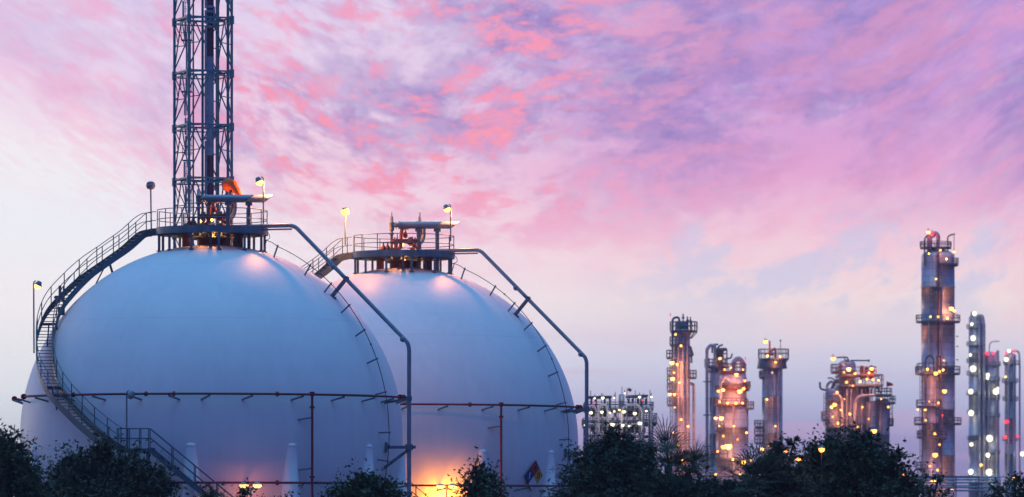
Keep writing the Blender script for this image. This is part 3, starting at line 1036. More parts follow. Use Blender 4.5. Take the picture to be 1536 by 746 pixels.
# ------------------------------------------------------------------ the distant plant
class Plant:
    """one plant structure at distance Y, drawn with photo coordinates"""
    def __init__(self, name, label, cat, px, Y, group=None):
        self.Y = Y; self.s = F / Y
        b = at(px, 0, Y); b.z = 0
        self.t = thing(name, label, cat, b, group)

    def p(self, px, py, dy=0.0):
        q = at(px, py, self.Y); q.y += dy
        return q

    def shaft(self, x0, x1, ytop, mat='clad', ybot=None, dy=0.0, top='dome', name='shell', bands=3, taper=None, n=28):
        xm = (x0 + x1) / 2; r = (x1 - x0) / 2 / self.s
        zt = self.p(0, ytop).z; zb = 0.0 if ybot is None else self.p(0, ybot).z
        c = self.p(xm, 0, dy); c.z = 0
        pr = [(r, zb)]
        if taper:          # wider skirt below: (py, x-radius px)
            pr = [(taper[1] / self.s, zb), (taper[1] / self.s, self.p(0, taper[0]).z), (r, self.p(0, taper[0]).z + r)]
        for k in range(1, bands + 1):
            z = zb + (zt - zb) * (k / (bands + 1)) ** 0.8
            if taper and z < self.p(0, taper[0]).z + r: continue
            pr += [(r, z - .12), (r * 1.035, z - .11), (r * 1.035, z + .11), (r, z + .12)]
        if top == 'dome':
            for k in range(0, 8):
                a = PI / 2 * k / 7
                pr.append((max(.01, r * math.cos(a)), zt - r * .5 + r * .5 * math.sin(a)))
        else:
            pr += [(r, zt), (0.01, zt)]
        mb = MB().lathe(c, pr, n)
        ob = mb.build(name, M[mat], self.t)
        return ob

    def pipe(self, pts, rpx, mat='plant_pipe', name='pipe', br=None, n=8):
        P = [self.p(*q) for q in pts]
        r = rpx / self.s
        P = bend(P, br / self.s if br else r * 2.2)
        return MB().tube(P, r, n).build(name, M[mat], self.t)

    def deck(self, x0, x1, y, dy=0.0, hpx=None, mat='plant', depth=None, round_=True, brace=False):
        """railed platform: round ring or rectangle"""
        a, b = self.p(x0, y, dy), self.p(x1, y, dy)
        xm = (a.x + b.x) / 2; w = (b.x - a.x) / 2
        h = 1.15 if hpx is None else hpx / self.s
        d = depth if depth else w
        mb = MB()
        ring = []
        if round_:
            N_ = 20
            ring = [Vector((xm + math.cos(2 * PI * k / N_) * w, a.y + math.sin(2 * PI * k / N_) * d, a.z)) for k in range(N_)]
        else:
            for (ux, uy) in ((-1, -1), (-.33, -1), (.33, -1), (1, -1), (1, 0), (1, 1), (.33, 1), (-.33, 1), (-1, 1), (-1, 0)):
                ring.append(Vector((xm + ux * w, a.y + uy * d, a.z)))
        N_ = len(ring)
        th = 0.28
        vs = [q for q in ring] + [q - UP * th for q in ring]
        mb.add(vs, [tuple(range(N_)), tuple(range(2 * N_ - 1, N_ - 1, -1))] + [(k, N_ + k, N_ + (k + 1) % N_, (k + 1) % N_) for k in range(N_)])
        if brace:
            for k in range(0, N_, 3):
                q = ring[k]
                mb.beam(q - UP * .2, Vector((xm + (q.x - xm) * .55, a.y + (q.y - a.y) * .55, a.z - w * .6)), 0.14)
        ob = mb.build('platform', M[mat], self.t)
        rl = MB()
        for hh in (h, h * .55):
            rl.tube([q + UP * hh for q in ring], 0.05, 5, closed=True)
        for q in ring:
            rl.cyl(q, q + UP * h, 0.05, 5)
        rl.build('railing', M[mat], ob)
        return ob

    def ladder(self, px, y0, y1, dy, wpx=5, mat='plant'):
        a, b = self.p(px - wpx / 2, y0, dy), self.p(px + wpx / 2, y1, dy)
        mb = MB()
        mb.beam((a.x, a.y, a.z), (a.x, a.y, b.z), 0.09); mb.beam((b.x, a.y, a.z), (b.x, a.y, b.z), 0.09)
        mb.beam(((a.x + b.x) / 2, a.y - .5, a.z), ((a.x + b.x) / 2, a.y - .5, b.z), 0.06)
        z = b.z + .3
        while z < a.z:
            mb.beam((a.x, a.y, z), (b.x, a.y, z), 0.06)
            mb.tube([(a.x, a.y, z), (a.x, a.y - .4, z), ((a.x + b.x) / 2, a.y - .55, z), (b.x, a.y - .4, z), (b.x, a.y, z)], 0.035, 4)
            z += .8
        return mb.build('ladder', M[mat], self.t)

    def lamp(self, px, py, dy, kind='sodium', r=0.36, power=150, off=0.0):
        r *= (.70 if self.Y < 1000 else .74) * random.uniform(.72, 1.22)
        c = self.p(px, py, dy)
        col = {'sodium': SOD, 'amber': AMB, 'mercury': MER, 'redlamp': RED}[kind]
        mb = MB().ball(c, r, 6)
        b = mb.build('lamp', M[kind], self.t)
        arm = MB().tube([c + Vector((0, 0.0, r * .8)), c + Vector((0.0, 0.25, r + .25)), c + Vector((0, 0.9, r + .2))], 0.05, 5)
        if self.Y < 1000: arm.lathe(c, [(r * 1.05, r * .45), (r * .7, r * .9), (0.02, r * 1.1)], 10)
        arm.build('lamp_arm', M['plant'], b)
        if power:
            power *= .55
            lamp_light(c + Vector((off, -r - 0.25, -r * .6)), col, power, self.t, 0.25)
        return b

    def frame(self, xs, ys, d0, d1, wpx=1.6, mat='plant', name='frame_post'):
        w = wpx / self.s
        for x in xs:
            for d in (d0, d1):
                a = self.p(x, ys[0], d)
                MB().box((a.x, a.y, a.z / 2), w, w, a.z).build(name, M[mat], self.t)
        for y in ys:
            mb = MB()
            for d in (d0, d1):
                mb.beam(self.p(xs[0], y, d), self.p(xs[-1], y, d), w * .9, w * .9)
            for x in xs:
                mb.beam(self.p(x, y, d0), self.p(x, y, d1), w * .8, w * .8)
            mb.build('frame_beam', M[mat], self.t)


# --- tall column right of centre
c = Plant('process_column', 'slender pink lit column with a railed square top, first column right of the spheres', 'column', 1023, 700, 'distillation columns of the plant')
c.shaft(1011, 1035, 492, 'clad_warm', bands=5)
c.deck(1005, 1046, 496, brace=True, hpx=13)
c.deck(1005, 1026, 517, -.6, hpx=11, depth=1.4, round_=False)
c.shaft(1014, 1032, 482, 'plant', ybot=496, bands=0, name='top_head', top='flat')
c.pipe([(1008, 600, -1.2), (1008.5, 478, -1.2), (1018, 476, -1.2), (1020, 500, -1.2)], 1.7, 'plant', br=5)
for x, h in ((1024.5, 471), (1031, 475), (1035.5, 476)):
    c.pipe([(x, 496, -.4), (x, h, -.4)], 1.0, 'plant', name='vent')
    c.pipe([(x - 2, h + 6, -.4), (x + 2, h + 6, -.4)], 1.4, 'plant', name='relief_valve')
for x0, x1, y in ((1000, 1014, 536), (1001, 1012, 562), (1001, 1012, 575), (1001, 1012, 586), (1001, 1011, 607)):
    c.deck(x0, x1, y, -.3, hpx=10, depth=1.3, round_=False)
c.deck(1031, 1044, 566, -.2, hpx=10, depth=1.3, round_=False)
c.pipe([(1030, 540, -.9), (1031, 521, -.9), (1036, 521, -.9), (1037, 545, -.9)], 1.6, 'plant')
c.pipe([(1029, 534, -.9), (1040, 534, -.6), (1037, 524, -.6)], 1.2, 'plant')
c.pipe([(1017, 500, -1.3), (1017, 770, -1.3)], 1.4, 'clad_warm'); c.pipe([(1024, 505, -1.4), (1024, 770, -1.4)], 1.6, 'clad_warm'); c.pipe([(1030.5, 510, -1.2), (1030.5, 770, -1.2)], 1.3, 'clad_warm')
c.pipe([(1034, 576, 0), (1040.5, 576, 0), (1040.5, 770, 0)], 2.2, 'clad_warm')
c.ladder(1007, 540, 760, -1.0, 4)
c.lamp(1007, 545, -2.6, 'amber', .5, 260, .6); c.lamp(1015, 547, -1.9, 'sodium', .34, 260); c.lamp(1008, 569, -2.6, 'amber', .42, 200, .5); c.lamp(1004, 592, -2.4, 'amber', .42, 200, .5); c.lamp(1011, 592, -2.0, 'sodium', .3, 150)
c.lamp(1005.5, 474, -.5, 'redlamp', .16, 0)
c.lamp(1023, 690, -3.2, 'sodium', .3, 900); 
c.lamp(1031, 640, -2.6, 'sodium', .25, 260)
c.shaft(995, 1003, 647, 'plant_pipe', bands=1, top='flat', name='side_vessel')
c.ladder(1006, 640, 740, -.6, 8)

# --- blue-grey slim column with hoop pipes
c = Plant('process_column', 'slim blue grey column topped by dark hooped pipes, left of the wide orange lit one', 'column', 1075, 735, 'distillation columns of the plant')
c.shaft(1064, 1087, 545, 'clad', bands=4)
c.pipe([(1060, 770, -1.0), (1060, 524, -1.0), (1066, 518, -1.0), (1072, 520, -1.0), (1073, 550, -1.0)], 2.6, 'clad', br=9)
c.pipe([(1068, 530, -.6), (1068, 517, -.6), (1077, 517, -.4)], 1.3, 'plant', br=5)
c.pipe([(1076, 540, -.9), (1077, 520, -.9), (1084, 517.5, -.9)], 1.4, 'plant', br=7)
c.shaft(1070, 1084, 522, 'plant', ybot=548, bands=1, name='top_head')
c.deck(1057, 1091, 550, hpx=11, brace=True)
c.deck(1074, 1090, 538, -.6, hpx=13, depth=1.2, round_=False)
c.deck(1078, 1089, 524, -.5, hpx=1, depth=1.0, round_=False)
c.pipe([(1088, 538, -.8), (1096, 538, -.8), (1098, 531, -.8)], 1.2, 'plant')
for y in (573, 623, 670):
    c.pipe([(1054, y, -1.2), (1068, y, -1.2)], .9, 'plant', name='pipe_guide')
c.pipe([(1068, 560, -1.4), (1068, 770, -1.4)], 1.1, 'plant_pipe'); c.pipe([(1080, 555, -1.5), (1080, 770, -1.5)], 1.6, 'clad')
c.lamp(1079, 538.5, -2.2, 'amber', .42, 150)

# --- wide orange lit column
c = Plant('process_column', 'widest orange lit column with a thick hoop pipe on its top', 'column', 1098, 700, 'distillation columns of the plant')
c.shaft(1074, 1122, 598, 'clad_warm', bands=4, top='flat')
c.shaft(1079, 1120, 556, 'clad_warm', ybot=599, bands=1, name='upper_shell')
c.pipe([(1099, 566, -.6), (1099, 545, -.6), (1107, 536.5, -.6), (1115, 545, -.6), (1115, 585, -.6)], 3.6, 'plant_pipe', br=9, n=12)
c.deck(1078, 1119, 557, hpx=11, mat='rust', brace=False)
c.deck(1073, 1124, 584, hpx=5, mat='rust')
c.deck(1071, 1120, 607, -.5, hpx=9, mat='rust')
c.deck(1118, 1130, 612, -.2, hpx=9, depth=1.3, round_=False)
c.deck(1119, 1125, 582, 0, hpx=9, depth=1.2, round_=False)
c.pipe([(1099, 606, -2.6), (1099, 770, -2.6)], 1.6, 'plant_pipe'); c.pipe([(1121, 600, -.6), (1121, 770, -.6)], 1.3, 'plant_pipe')
c.pipe([(1093, 572, -2.3), (1087, 566, -2.3), (1080, 574, -2.3), (1080, 600, -2.3)], 2.2, 'plant_pipe')
c.deck(1070, 1085, 646, -2.2, hpx=12, depth=1.0, round_=False)
c.deck(1070, 1090, 688, -2.2, hpx=12, depth=1.0, round_=False)
c.ladder(1081, 600, 690, -3.0, 5)
c.lamp(1103, 563, -3.4, 'sodium', .42, 520); c.lamp(1116, 572, -2.8, 'sodium', .3, 200)
c.lamp(1083, 586, -3.5, 'sodium', .48, 520); c.lamp(1076, 587.5, -3.0, 'sodium', .3, 120)
c.lamp(1108, 588, -3.4, 'sodium', .45, 520); c.lamp(1114, 584, -3.2, 'sodium', .4, 300)
c.lamp(1072, 628, -3.4, 'amber', .42, 200); c.lamp(1080.5, 628, -3.4, 'amber', .45, 260)
c.lamp(1091, 670, -4.0, 'amber', .6, 420); c.lamp(1083, 671, -3.8, 'sodium', .45, 200)
c.lamp(1114, 693, -3.4, 'amber', .6, 420); c.lamp(1126, 691, -2.4, 'sodium', .32, 150)
c.lamp(1117.5, 540, -1.0, 'redlamp', .2, 10)
c.lamp(1099, 640, -3.6, 'sodium', .2, 160)

# --- flat topped column
c = Plant('process_column', 'grey column with one broad railed top deck, right of the wide orange one', 'column', 1159, 760, 'distillation columns of the plant')
c.shaft(1143, 1172, 545, 'clad', bands=4)
c.deck(1137.5, 1183, 538, hpx=14, brace=False)
cc = c.p(1160, 545); c.shaft(1141, 1180, 538, 'plant', ybot=541, bands=0, name='deck_girder', top='flat')
mb = MB(); q = c.p(1158, 541); mb.lathe((q.x, q.y, q.z), [(2.4, -1.3), (2.2, 0)], 20); mb.build('deck_skirt', M['plant'], c.t)
for k in range(8):
    a = 2 * PI * k / 8 + .3
    o = c.p(1160, 541); w = 22 / c.s
    MB().beam(o + Vector((math.cos(a) * w, math.sin(a) * w, 0)), c.p(1157.5, 553) + Vector((math.cos(a) * 1.5, math.sin(a) * 1.5, 0)), .16).build('deck_strut', M['plant'], c.t)
c.pipe([(1167, 538, -1.5), (1167, 770, -1.5)], 2.4, 'clad_warm'); c.pipe([(1150, 545, -1.7), (1150, 770, -1.7)], 1.4, 'plant_pipe'); c.pipe([(1158, 545, -1.8), (1158, 770, -1.8)], 1.5, 'clad'); c.pipe([(1173, 545, 0), (1173, 770, 0)], .8, 'plant_pipe')
c.pipe([(1147, 560, -1.8), (1147, 770, -1.8)], .8, 'plant_pipe')
c.pipe([(1154, 538, -1), (1154, 512, -1)], 1.3, 'rust', name='vent'); c.pipe([(1154, 530, -1), (1162, 522, -1), (1163, 538, -1)], 1.6, 'rust'); c.pipe([(1147, 532, -1), (1160, 532, -1)], 1.8, 'rust')
c.pipe([(1171, 538, .5), (1171, 512, .5)], .5, 'plant', name='lamp_pole'); c.pipe([(1169.8, 511, .5), (1172.2, 511, .5)], 1.4, 'plant', name='unlit_lamp')
c.deck(1139, 1146, 566, -.5, hpx=9, depth=1.2, round_=False); c.ladder(1142, 545, 570, -1.2, 4)
for y0 in (640, 652, 664):
    c.deck(1132, 1144, y0, -.5, hpx=9, depth=1.4, round_=False)
c.ladder(1138, 635, 700, -1.2, 6)
c.lamp(1147.5, 513, -1.6, 'sodium', .55, 380); c.lamp(1162, 544, -2.6, 'sodium', .3, 160)
c.lamp(1142, 674, -2.8, 'amber', .5, 160); c.lamp(1159, 700, -4.0, 'sodium', .3, 500)

# --- cluster with the orange lit deck
c = Plant('reactor_structure', 'bulky cluster of vessels with an orange lit open deck, left of the tallest column', 'process unit', 1285, 730, None)
c.shaft(1254, 1305, 578, 'clad_warm', bands=3, top='flat', name='main_vessel')
c.shaft(1237, 1262, 582, 'clad', dy=-1.5, bands=3, name='side_vessel')
c.shaft(1310, 1334, 598, 'clad_warm', dy=-.5, bands=3, name='side_vessel')
c.shaft(1297, 1314, 602, 'clad', dy=-2.0, bands=2, name='side_vessel')
c.shaft(1258, 1284, 540, 'clad_warm', ybot=578, bands=1, name='top_vessel', dy=.8)
c.deck(1256, 1322, 578, hpx=14, mat='plant', depth=4.2, round_=False)
c.deck(1256, 1312, 563, hpx=12, mat='rust', depth=3.0, round_=False)
c.deck(1247, 1260, 558, -.5, hpx=11, depth=2, round_=False)
c.frame([1258, 1270, 1283, 1296, 1311, 1320], [563, 578], -3.8, 3.8, 1.2)
for k, x in enumerate((1292, 1299, 1306)):
    c.shaft(x - 3, x + 3, 549 + (k % 2) * 2, 'rust', ybot=570, dy=-1.2, bands=1, name='pump_casing', n=14)
c.pipe([(1288, 562, -3.0), (1310, 562, -3.0)], 1.4, 'rust')
c.pipe([(1255, 536.5, -.2), (1271, 536, -.2), (1274, 548, -.2)], 1.2, 'plant'); c.pipe([(1266, 538, -.2), (1271, 543, -.2), (1271, 552, -.2)], 1.0, 'plant')
c.pipe([(1276, 541, .2), (1304, 541, .2)], 1.1, 'plant', name='davit'); c.pipe([(1303.5, 543, .2), (1303.5, 539.5, .2)], 1.2, 'plant', name='davit')
c.pipe([(1246, 600, -2), (1246, 585, -2), (1252, 572, -2), (1258, 574, -2)], 2.6, 'plant')
c.pipe([(1239, 590, -2), (1239, 578, -2), (1246, 572, -2), (1250, 578, -2)], 2.0, 'plant_pipe', br=5)
c.pipe([(1240, 568, -2), (1247, 567.5, -2), (1252, 573, -2)], 1.0, 'plant', br=4)
c.pipe([(1237, 586, -2), (1229, 584, -2), (1228.5, 574, -2)], 1.5, 'plant')
c.pipe([(1280, 700, -4.2), (1280, 602, -4.2), (1287, 595, -4.2), (1308, 594, -4.2)], 2.4, 'plant_pipe', br=8)
c.pipe([(1261, 770, -4), (1261, 602, -4), (1255, 592, -4), (1248, 592, -4)], 2.0, 'plant_pipe', br=6)
for x in (1268, 1274, 1290, 1302):
    c.pipe([(x, 770, -3.9), (x, 585, -3.9)], 1.2, 'clad_warm')
c.deck(1317, 1341, 604, -.4, hpx=9, depth=2.4, round_=False); c.deck(1312, 1336, 592, -.2, hpx=9, depth=2.0, round_=False)
c.deck(1331, 1339, 637, -.2, hpx=9, depth=1.4, round_=False); c.deck(1232, 1242, 630, -1.6, hpx=12, depth=1.6, round_=False)
c.deck(1237, 1266, 640, -3, hpx=9, depth=1.6, round_=False); c.deck(1238, 1262, 600, -2.0, hpx=9, depth=2.0, round_=False)
c.ladder(1236, 590, 640, -2.5, 4); c.ladder(1336, 592, 640, -.8, 4)
for x0, x1, y0, y1 in ((1299, 1308, 580, 596), (1308, 1299, 580, 596), (1312, 1320, 580, 592)):
    MB().beam(c.p(x0, y0, -3), c.p(x1, y1, -3), .22).build('brace', M['plant'], c.t)
c.pipe([(1330, 592, -.4), (1330, 572, -.4)], .5, 'plant', name='flag_pole')
c.lamp(1249, 538, -1.0, 'sodium', .45, 200); c.lamp(1270.5, 555, -4.0, 'amber', .62, 420); c.lamp(1249, 608, -4.6, 'sodium', .45, 320)
c.lamp(1305, 554, -3.2, 'sodium', .4, 420); c.lamp(1297, 570, -4.6, 'sodium', .24, 260); c.lamp(1306, 571, -4.6, 'sodium', .24, 200)
c.lamp(1246, 626, -4.6, 'sodium', .25, 100); c.lamp(1258, 616, -5, 'sodium', .25, 120); c.lamp(1276, 580, -4.6, 'sodium', .2, 160)
# cloth flag
fl = Plant('flag', 'small red pennant flying at the right shoulder of the vessel cluster', 'flag', 1331, 729.6)
a = fl.p(1330.5, 573); pts = []
mb = MB(); nn = 8
for i in range(nn + 1):
    k = i / nn
    x = a.x + .95 * k; y = a.y + .16 * math.sin(k * 6); top = a.z - .35 * k * k; bot = a.z - .72 + .16 * k
    pts += [(x, y, top), (x, y, bot), (x, y + .02, bot), (x, y + .02, top)]
mb.add(pts, [(4 * i + j, 4 * i + (j + 1) % 4, 4 * i + 4 + (j + 1) % 4, 4 * i + 4 + j) for i in range(nn) for j in range(4)] + [(0, 1, 2, 3), tuple(4 * nn + j for j in (3, 2, 1, 0))])
mb.build('cloth', M['sign_red'], fl.t)
MB().tube([fl.p(1330.5, 572, -.1), fl.p(1330.5, 592, -.1)], 0.05, 6).build('mast', M['plant'], fl.t)

# --- tallest column
c = Plant('process_column', 'tallest and broadest grey column, with three gangway decks and red lit top pipes', 'column', 1408, 720, 'distillation columns of the plant')
c.shaft(1382, 1432, 374, 'clad', bands=6)
c.deck(1380, 1427, 371, hpx=8, depth=2.0)
c.pipe([(1394, 385, -.2), (1394, 353, -.2)], 4.2, 'plant_pipe', name='stack', n=14)
c.pipe([(1398, 356, -.4), (1402, 349, -.4), (1407, 354, -.4), (1406, 378, -.4)], 3.2, 'plant_pipe', br=6, n=12)
c.pipe([(1385.5, 400, -1.6), (1385.5, 358, -1.6), (1393, 352, -1.2)], 1.2, 'plant', br=6)
c.pipe([(1421, 378, -.6), (1421, 354, -.6), (1432, 351.5, -.6)], 1.1, 'plant', br=5)
c.pipe([(1430.5, 352, -.6), (1430.5, 410, -.6)], .5, 'plant', name='pole')
c.deck(1424, 1436, 397, -.2, hpx=9, depth=1.5, round_=False)
c.deck(1406, 1434, 397, -1.6, hpx=.5, depth=1.4, round_=False)
c.deck(1374, 1440, 482, hpx=9, depth=3.2)
c.deck(1373, 1440, 560, hpx=10, depth=3.2)
c.deck(1396, 1408, 436, -2.6, hpx=4, depth=.9, round_=False)
c.ladder(1396, 436, 482, -2.9, 6); c.ladder(1404, 372, 436, -2.9, 4)
c.pipe([(1405, 376, -2.7), (1405, 770, -2.7)], 1.2, 'rust'); c.pipe([(1411, 400, -2.6), (1411, 770, -2.6)], 1.2, 'clad_warm')
c.pipe([(1430, 470, -1), (1430, 770, -1)], 1.6, 'clad_warm'); c.pipe([(1392, 480, -2.3), (1392, 770, -2.3)], 1.1, 'plant_pipe')
c.shaft(1381, 1406, 548, 'clad_warm', dy=-3.2, bands=2, name='side_vessel')
c.deck(1374, 1416, 560.5, -3.2, hpx=14, depth=2.2, round_=False)
for y0, x0, x1 in ((610, 1373, 1408), (636, 1370, 1386), (656, 1374, 1384), (657, 1392, 1416), (703, 1372, 1384)):
    c.deck(x0, x1, y0, -3.2, hpx=9, depth=1.6, round_=False)
c.deck(1404, 1442, 635, 0, hpx=8, depth=3.0)
c.pipe([(1384, 600, -5.2), (1384, 540, -5.2), (1390, 534, -5.2), (1396, 540, -5.2), (1396, 560, -5.2)], 1.4, 'plant', br=5)
c.pipe([(1400, 560, -5.2), (1400, 536, -5.2), (1406, 536, -5.2), (1407, 570, -5.2)], 1.4, 'plant', br=5)
c.ladder(1378, 560, 720, -4.6, 4); c.ladder(1402, 570, 690, -5.2, 4)
for y in (505, 520, 540):
    c.pipe([(1434, y, -.4), (1437, y, -.4)], .8, 'plant', name='nozzle')
c.lamp(1392, 348.5, -.6, 'amber', .38, 40); c.lamp(1397.5, 351, -1.2, 'redlamp', .4, 120)
c.lamp(1424, 464, -3.0, 'amber', .55, 420); c.lamp(1429, 467, -2.4, 'sodium', .35, 120); c.lamp(1401, 420, -3.3, 'amber', .22, 40)
c.lamp(1429, 379, -2.2, 'amber', .3, 20); c.lamp(1408, 377, -3.0, 'sodium', .2, 140)
c.lamp(1398, 562, -6.4, 'sodium', .4, 320); c.lamp(1404, 559, -6.0, 'sodium', .3, 100); c.lamp(1412, 588, -5.2, 'sodium', .5, 380)
c.lamp(1409.5, 624, -4.6, 'redlamp', .2, 30); c.lamp(1397, 683, -6.4, 'sodium', .5, 420); c.lamp(1394, 722, -6.4, 'amber', .6, 700)
c.lamp(1374, 615, -3.0, 'amber', .25, 20); c.lamp(1383, 616, -5.6, 'amber', .22, 30); c.lamp(1412, 542, -4, 'sodium', .2, 160); c.lamp(1424, 735, -4.2, 'sodium', .35, 500)

# --- small bulkhead fittings along gangways and ladders
rsm = random.Random(21)
for root, spots, dy in (('process_column', ((1013, 503), (1021, 520), (1010, 560), (1018, 575), (1012, 612), (1020, 630), (1009, 650), (1017, 668)), -2.8),
                        ('process_column.002', ((1085, 556), (1095, 553), (1112, 556), (1077, 604), (1090, 606), (1101, 606), (1112, 606), (1078, 640), (1083, 655), (1075, 678), (1105, 660), (1118, 650), (1098, 690), (1108, 712)), -4.2),
                        ('process_column.003', ((1150, 535), (1168, 536), (1156, 560), (1148, 600), (1162, 640), (1152, 668)), -3.0),
                        ('reactor_structure', ((1262, 560), (1279, 562), (1286, 574), (1300, 561), (1314, 572), (1266, 575), (1252, 590), (1244, 612), (1264, 600), (1272, 622), (1290, 612), (1300, 630), (1318, 600), (1328, 612), (1284, 642), (1254, 636)), -5.0),
                        ('process_column.004', ((1388, 384), (1414, 392), (1390, 478), (1402, 478), (1416, 480), (1386, 556), (1410, 557), (1388, 604), (1402, 606), (1384, 632), (1396, 652), (1404, 668), (1390, 700), (1400, 706)), -6.3)):
    pl = bpy.data.objects[root]
    Yp = pl.location.y
    for (x, y) in spots:
        p = at(x + rsm.uniform(-1, 1), y, Yp); p.y += dy
        k = rsm.uniform(.10, .19)
        b = MB().ball(p, k, 5)
        b.build('bulkhead_lamp', M['sodium' if rsm.random() < .7 else 'amber'], pl)
        if rsm.random() < .4: lamp_light(p + Vector((0, -.3, -.2)), SOD, 70, pl, .1)

# --- three far columns at the right edge
def far_column(label, xs, ytop, decks, pipes, lamps, Y=1350):
    c = Plant('process_column', label, 'column', sum(xs) / 2, Y, 'far columns at the right edge')
    c.shaft(xs[0], xs[1], ytop, 'clad', bands=4)
    for d in decks: c.deck(d[0], d[1], d[2], hpx=5)
    for p_, r in pipes: c.pipe(p_, r, 'plant_pipe', br=r * 3)
    for l in lamps: c.lamp(l[0], l[1], -(xs[1] - xs[0]) / 2 / c.s - 1.2, l[2], l[3], l[4])
    return c


far_column('tallest far column near the right edge with a ladder of white lamps', (1453, 1474, ), 472,
           [(1450, 1478, 492), (1450, 1478, 518), (1450, 1478, 543), (1450, 1477, 562), (1450, 1477, 592), (1451, 1477, 620), (1451, 1477, 660)],
           [([(1462, 480, -2), (1464, 474, -2), (1473, 474, -2), (1475, 490, -2), (1475, 770, -2)], 2.2), ([(1468, 490, -2.4), (1468, 770, -2.4)], 1.6), ([(1456, 478, -1), (1458, 468, -1)], 2)],
           [(1460, 471, 'mercury', .75, 120), (1456, 487, 'mercury', .75, 90), (1458, 508, 'mercury', 1.05, 200), (1454, 533, 'mercury', .75, 90), (1458, 554, 'mercury', 1.15, 200), (1454.5, 588, 'mercury', .9, 120), (1455, 620, 'mercury', 1.1, 200), (1455.5, 667, 'mercury', .65, 80), (1454.5, 708, 'mercury', 1.15, 250), (1470, 698, 'amber', .45, 60)])
far_column('middle one of the far columns at the right edge, with red lights on its top', (1476, 1499), 528,
           [(1473, 1501, 548), (1474, 1500, 571), (1474, 1500, 598), (1474, 1500, 625), (1474, 1500, 680)],
           [([(1483, 530, -1), (1484, 516, -1), (1488, 512.5, -1), (1498, 512.5, -1)], .8), ([(1494, 560, -2.4), (1494, 770, -2.4)], 1.5), ([(1496, 535, -1), (1496, 526, -1)], 2.2), ([(1482, 560, -2.4), (1482, 770, -2.4)], 1.5)],
           [(1479, 531, 'redlamp', .7, 60), (1488.5, 531, 'redlamp', .5, 40), (1480, 563, 'mercury', .75, 120), (1479.5, 568, 'mercury', .5, 0), (1492, 588, 'mercury', 1.0, 200), (1495, 583, 'mercury', .5, 0), (1482.5, 658, 'mercury', 1.2, 250), (1480, 683, 'mercury', 1.1, 200), (1482, 709, 'mercury', 1.2, 250)])
far_column('far column closest to the right edge, with a hooked side pipe and red lamps', (1507, 1524), 530,
           [(1505, 1530, 546), (1503, 1527, 573), (1504, 1527, 600), (1504, 1527, 660)],
           [([(1515, 530, -1), (1520, 526, -1), (1528, 528, -1), (1529, 545, -1), (1529, 770, -1)], 1.4), ([(1512, 545, -2), (1512, 770, -2)], 1.5), ([(1520, 545, -2), (1520, 770, -2)], 1.5)],
           [(1512, 527, 'mercury', .6, 90), (1508, 540, 'mercury', .7, 90), (1507, 566, 'amber', .35, 0), (1520, 528, 'redlamp', .65, 60), (1508, 530, 'redlamp', .6, 40), (1507, 633, 'redlamp', .7, 60), (1511, 633, 'redlamp', .5, 0), (1506, 656, 'redlamp', .75, 60), (1525, 655, 'redlamp', .7, 60), (1532, 681, 'mercury', 1.1, 200)])

# --- open pipe structure with white lamps
c = Plant('pipe_structure', 'open steel pipe structure hung with rows of white lamps, right of the spheres', 'process unit', 928, 520)
c.frame([877, 893, 908, 926, 944, 961, 977], [632, 655, 678], -5, 5, 2.0, 'plant')
c.frame([881, 890, 901, 909, 926, 935, 943, 952, 960, 976], [614], -4.2, 4.2, 1.1, 'plant')
for x0, x1, y in ((879, 900, 596.5), (897, 917, 596), (939, 957, 595), (955, 971, 594.5)):
    q = c.p((x0 + x1) / 2, y); MB().box(q, (x1 - x0) / c.s, 6, .18).build('roof_panel', M['plant'], c.t)
for x in (887, 894, 907, 915, 943, 949, 957, 962, 969):
    q0, q1_ = c.p(x, 614), c.p(x, 596)
    for d in (-2.6, 2.6):
        MB().box((q0.x, q0.y + d, (q0.z + q1_.z) / 2 - .05), .14, .14, q1_.z - q0.z - .1).build('roof_post', M['plant'], c.t)
c.deck(876, 978, 614, hpx=9, depth=5, round_=False)
c.deck(960, 983, 635, hpx=13, depth=5.2, round_=False)
c.deck(874, 962, 638, -.3, hpx=9, depth=5.3, round_=False)
c.shaft(927.5, 936, 592, 'plant_pipe', ybot=614, bands=1, name='drum', dy=-2)
for (x0, x1, yt, r, dy) in ((896, 910.5, 609, 2.2, -5.6), (931, 961, 609, 2.2, -5.8), (880, 893, 611, 1.7, -5.5), (963, 975, 611, 1.8, -5.5)):
    c.pipe([(x0, 770, dy), (x0, yt + 8, dy), (x0 + (x1 - x0) * .25, yt, dy), (x0 + (x1 - x0) * .75, yt, dy), (x1, yt + 8, dy), (x1, 770, dy)], r, 'clad', br=7)
for (x0, x1, y, r, dy) in ((884, 912, 622, 4.0, -1.5), (930, 966, 622, 4.2, -1.5), (884, 920, 644, 4.2, -1), (928, 968, 646, 4.2, -1), (880, 972, 668, 4.5, -1)):
    a, b = c.p(x0, y, dy), c.p(x1, y, dy)
    MB().cyl(a, b, r / c.s, 16).build('heat_exchanger', M['clad'], c.t)
for (x0, y0, x1, y1) in ((916, 616, 926, 632), (926, 616, 916, 632), (947, 616, 960, 632), (960, 616, 947, 632), (908, 656, 926, 678), (893, 678, 908, 656), (944, 678, 961, 656), (961, 678, 977, 656)):
    MB().beam(c.p(x0, y0, -5.2), c.p(x1, y1, -5.2), .18).build('brace', M['plant'], c.t)
for x, y0 in ((886, 586), (902, 590), (933, 580), (953, 586), (923, 588), (975, 585), (965, 590)):
    c.pipe([(x, 614, 0), (x, y0, 0)], .5, 'plant', name='vent')
for x in (884, 902, 919, 931, 938, 950, 957, 971):
    c.pipe([(x, 770, -5.4), (x, 616, -5.4)], .9, 'plant_pipe')
rngl = random.Random(3)
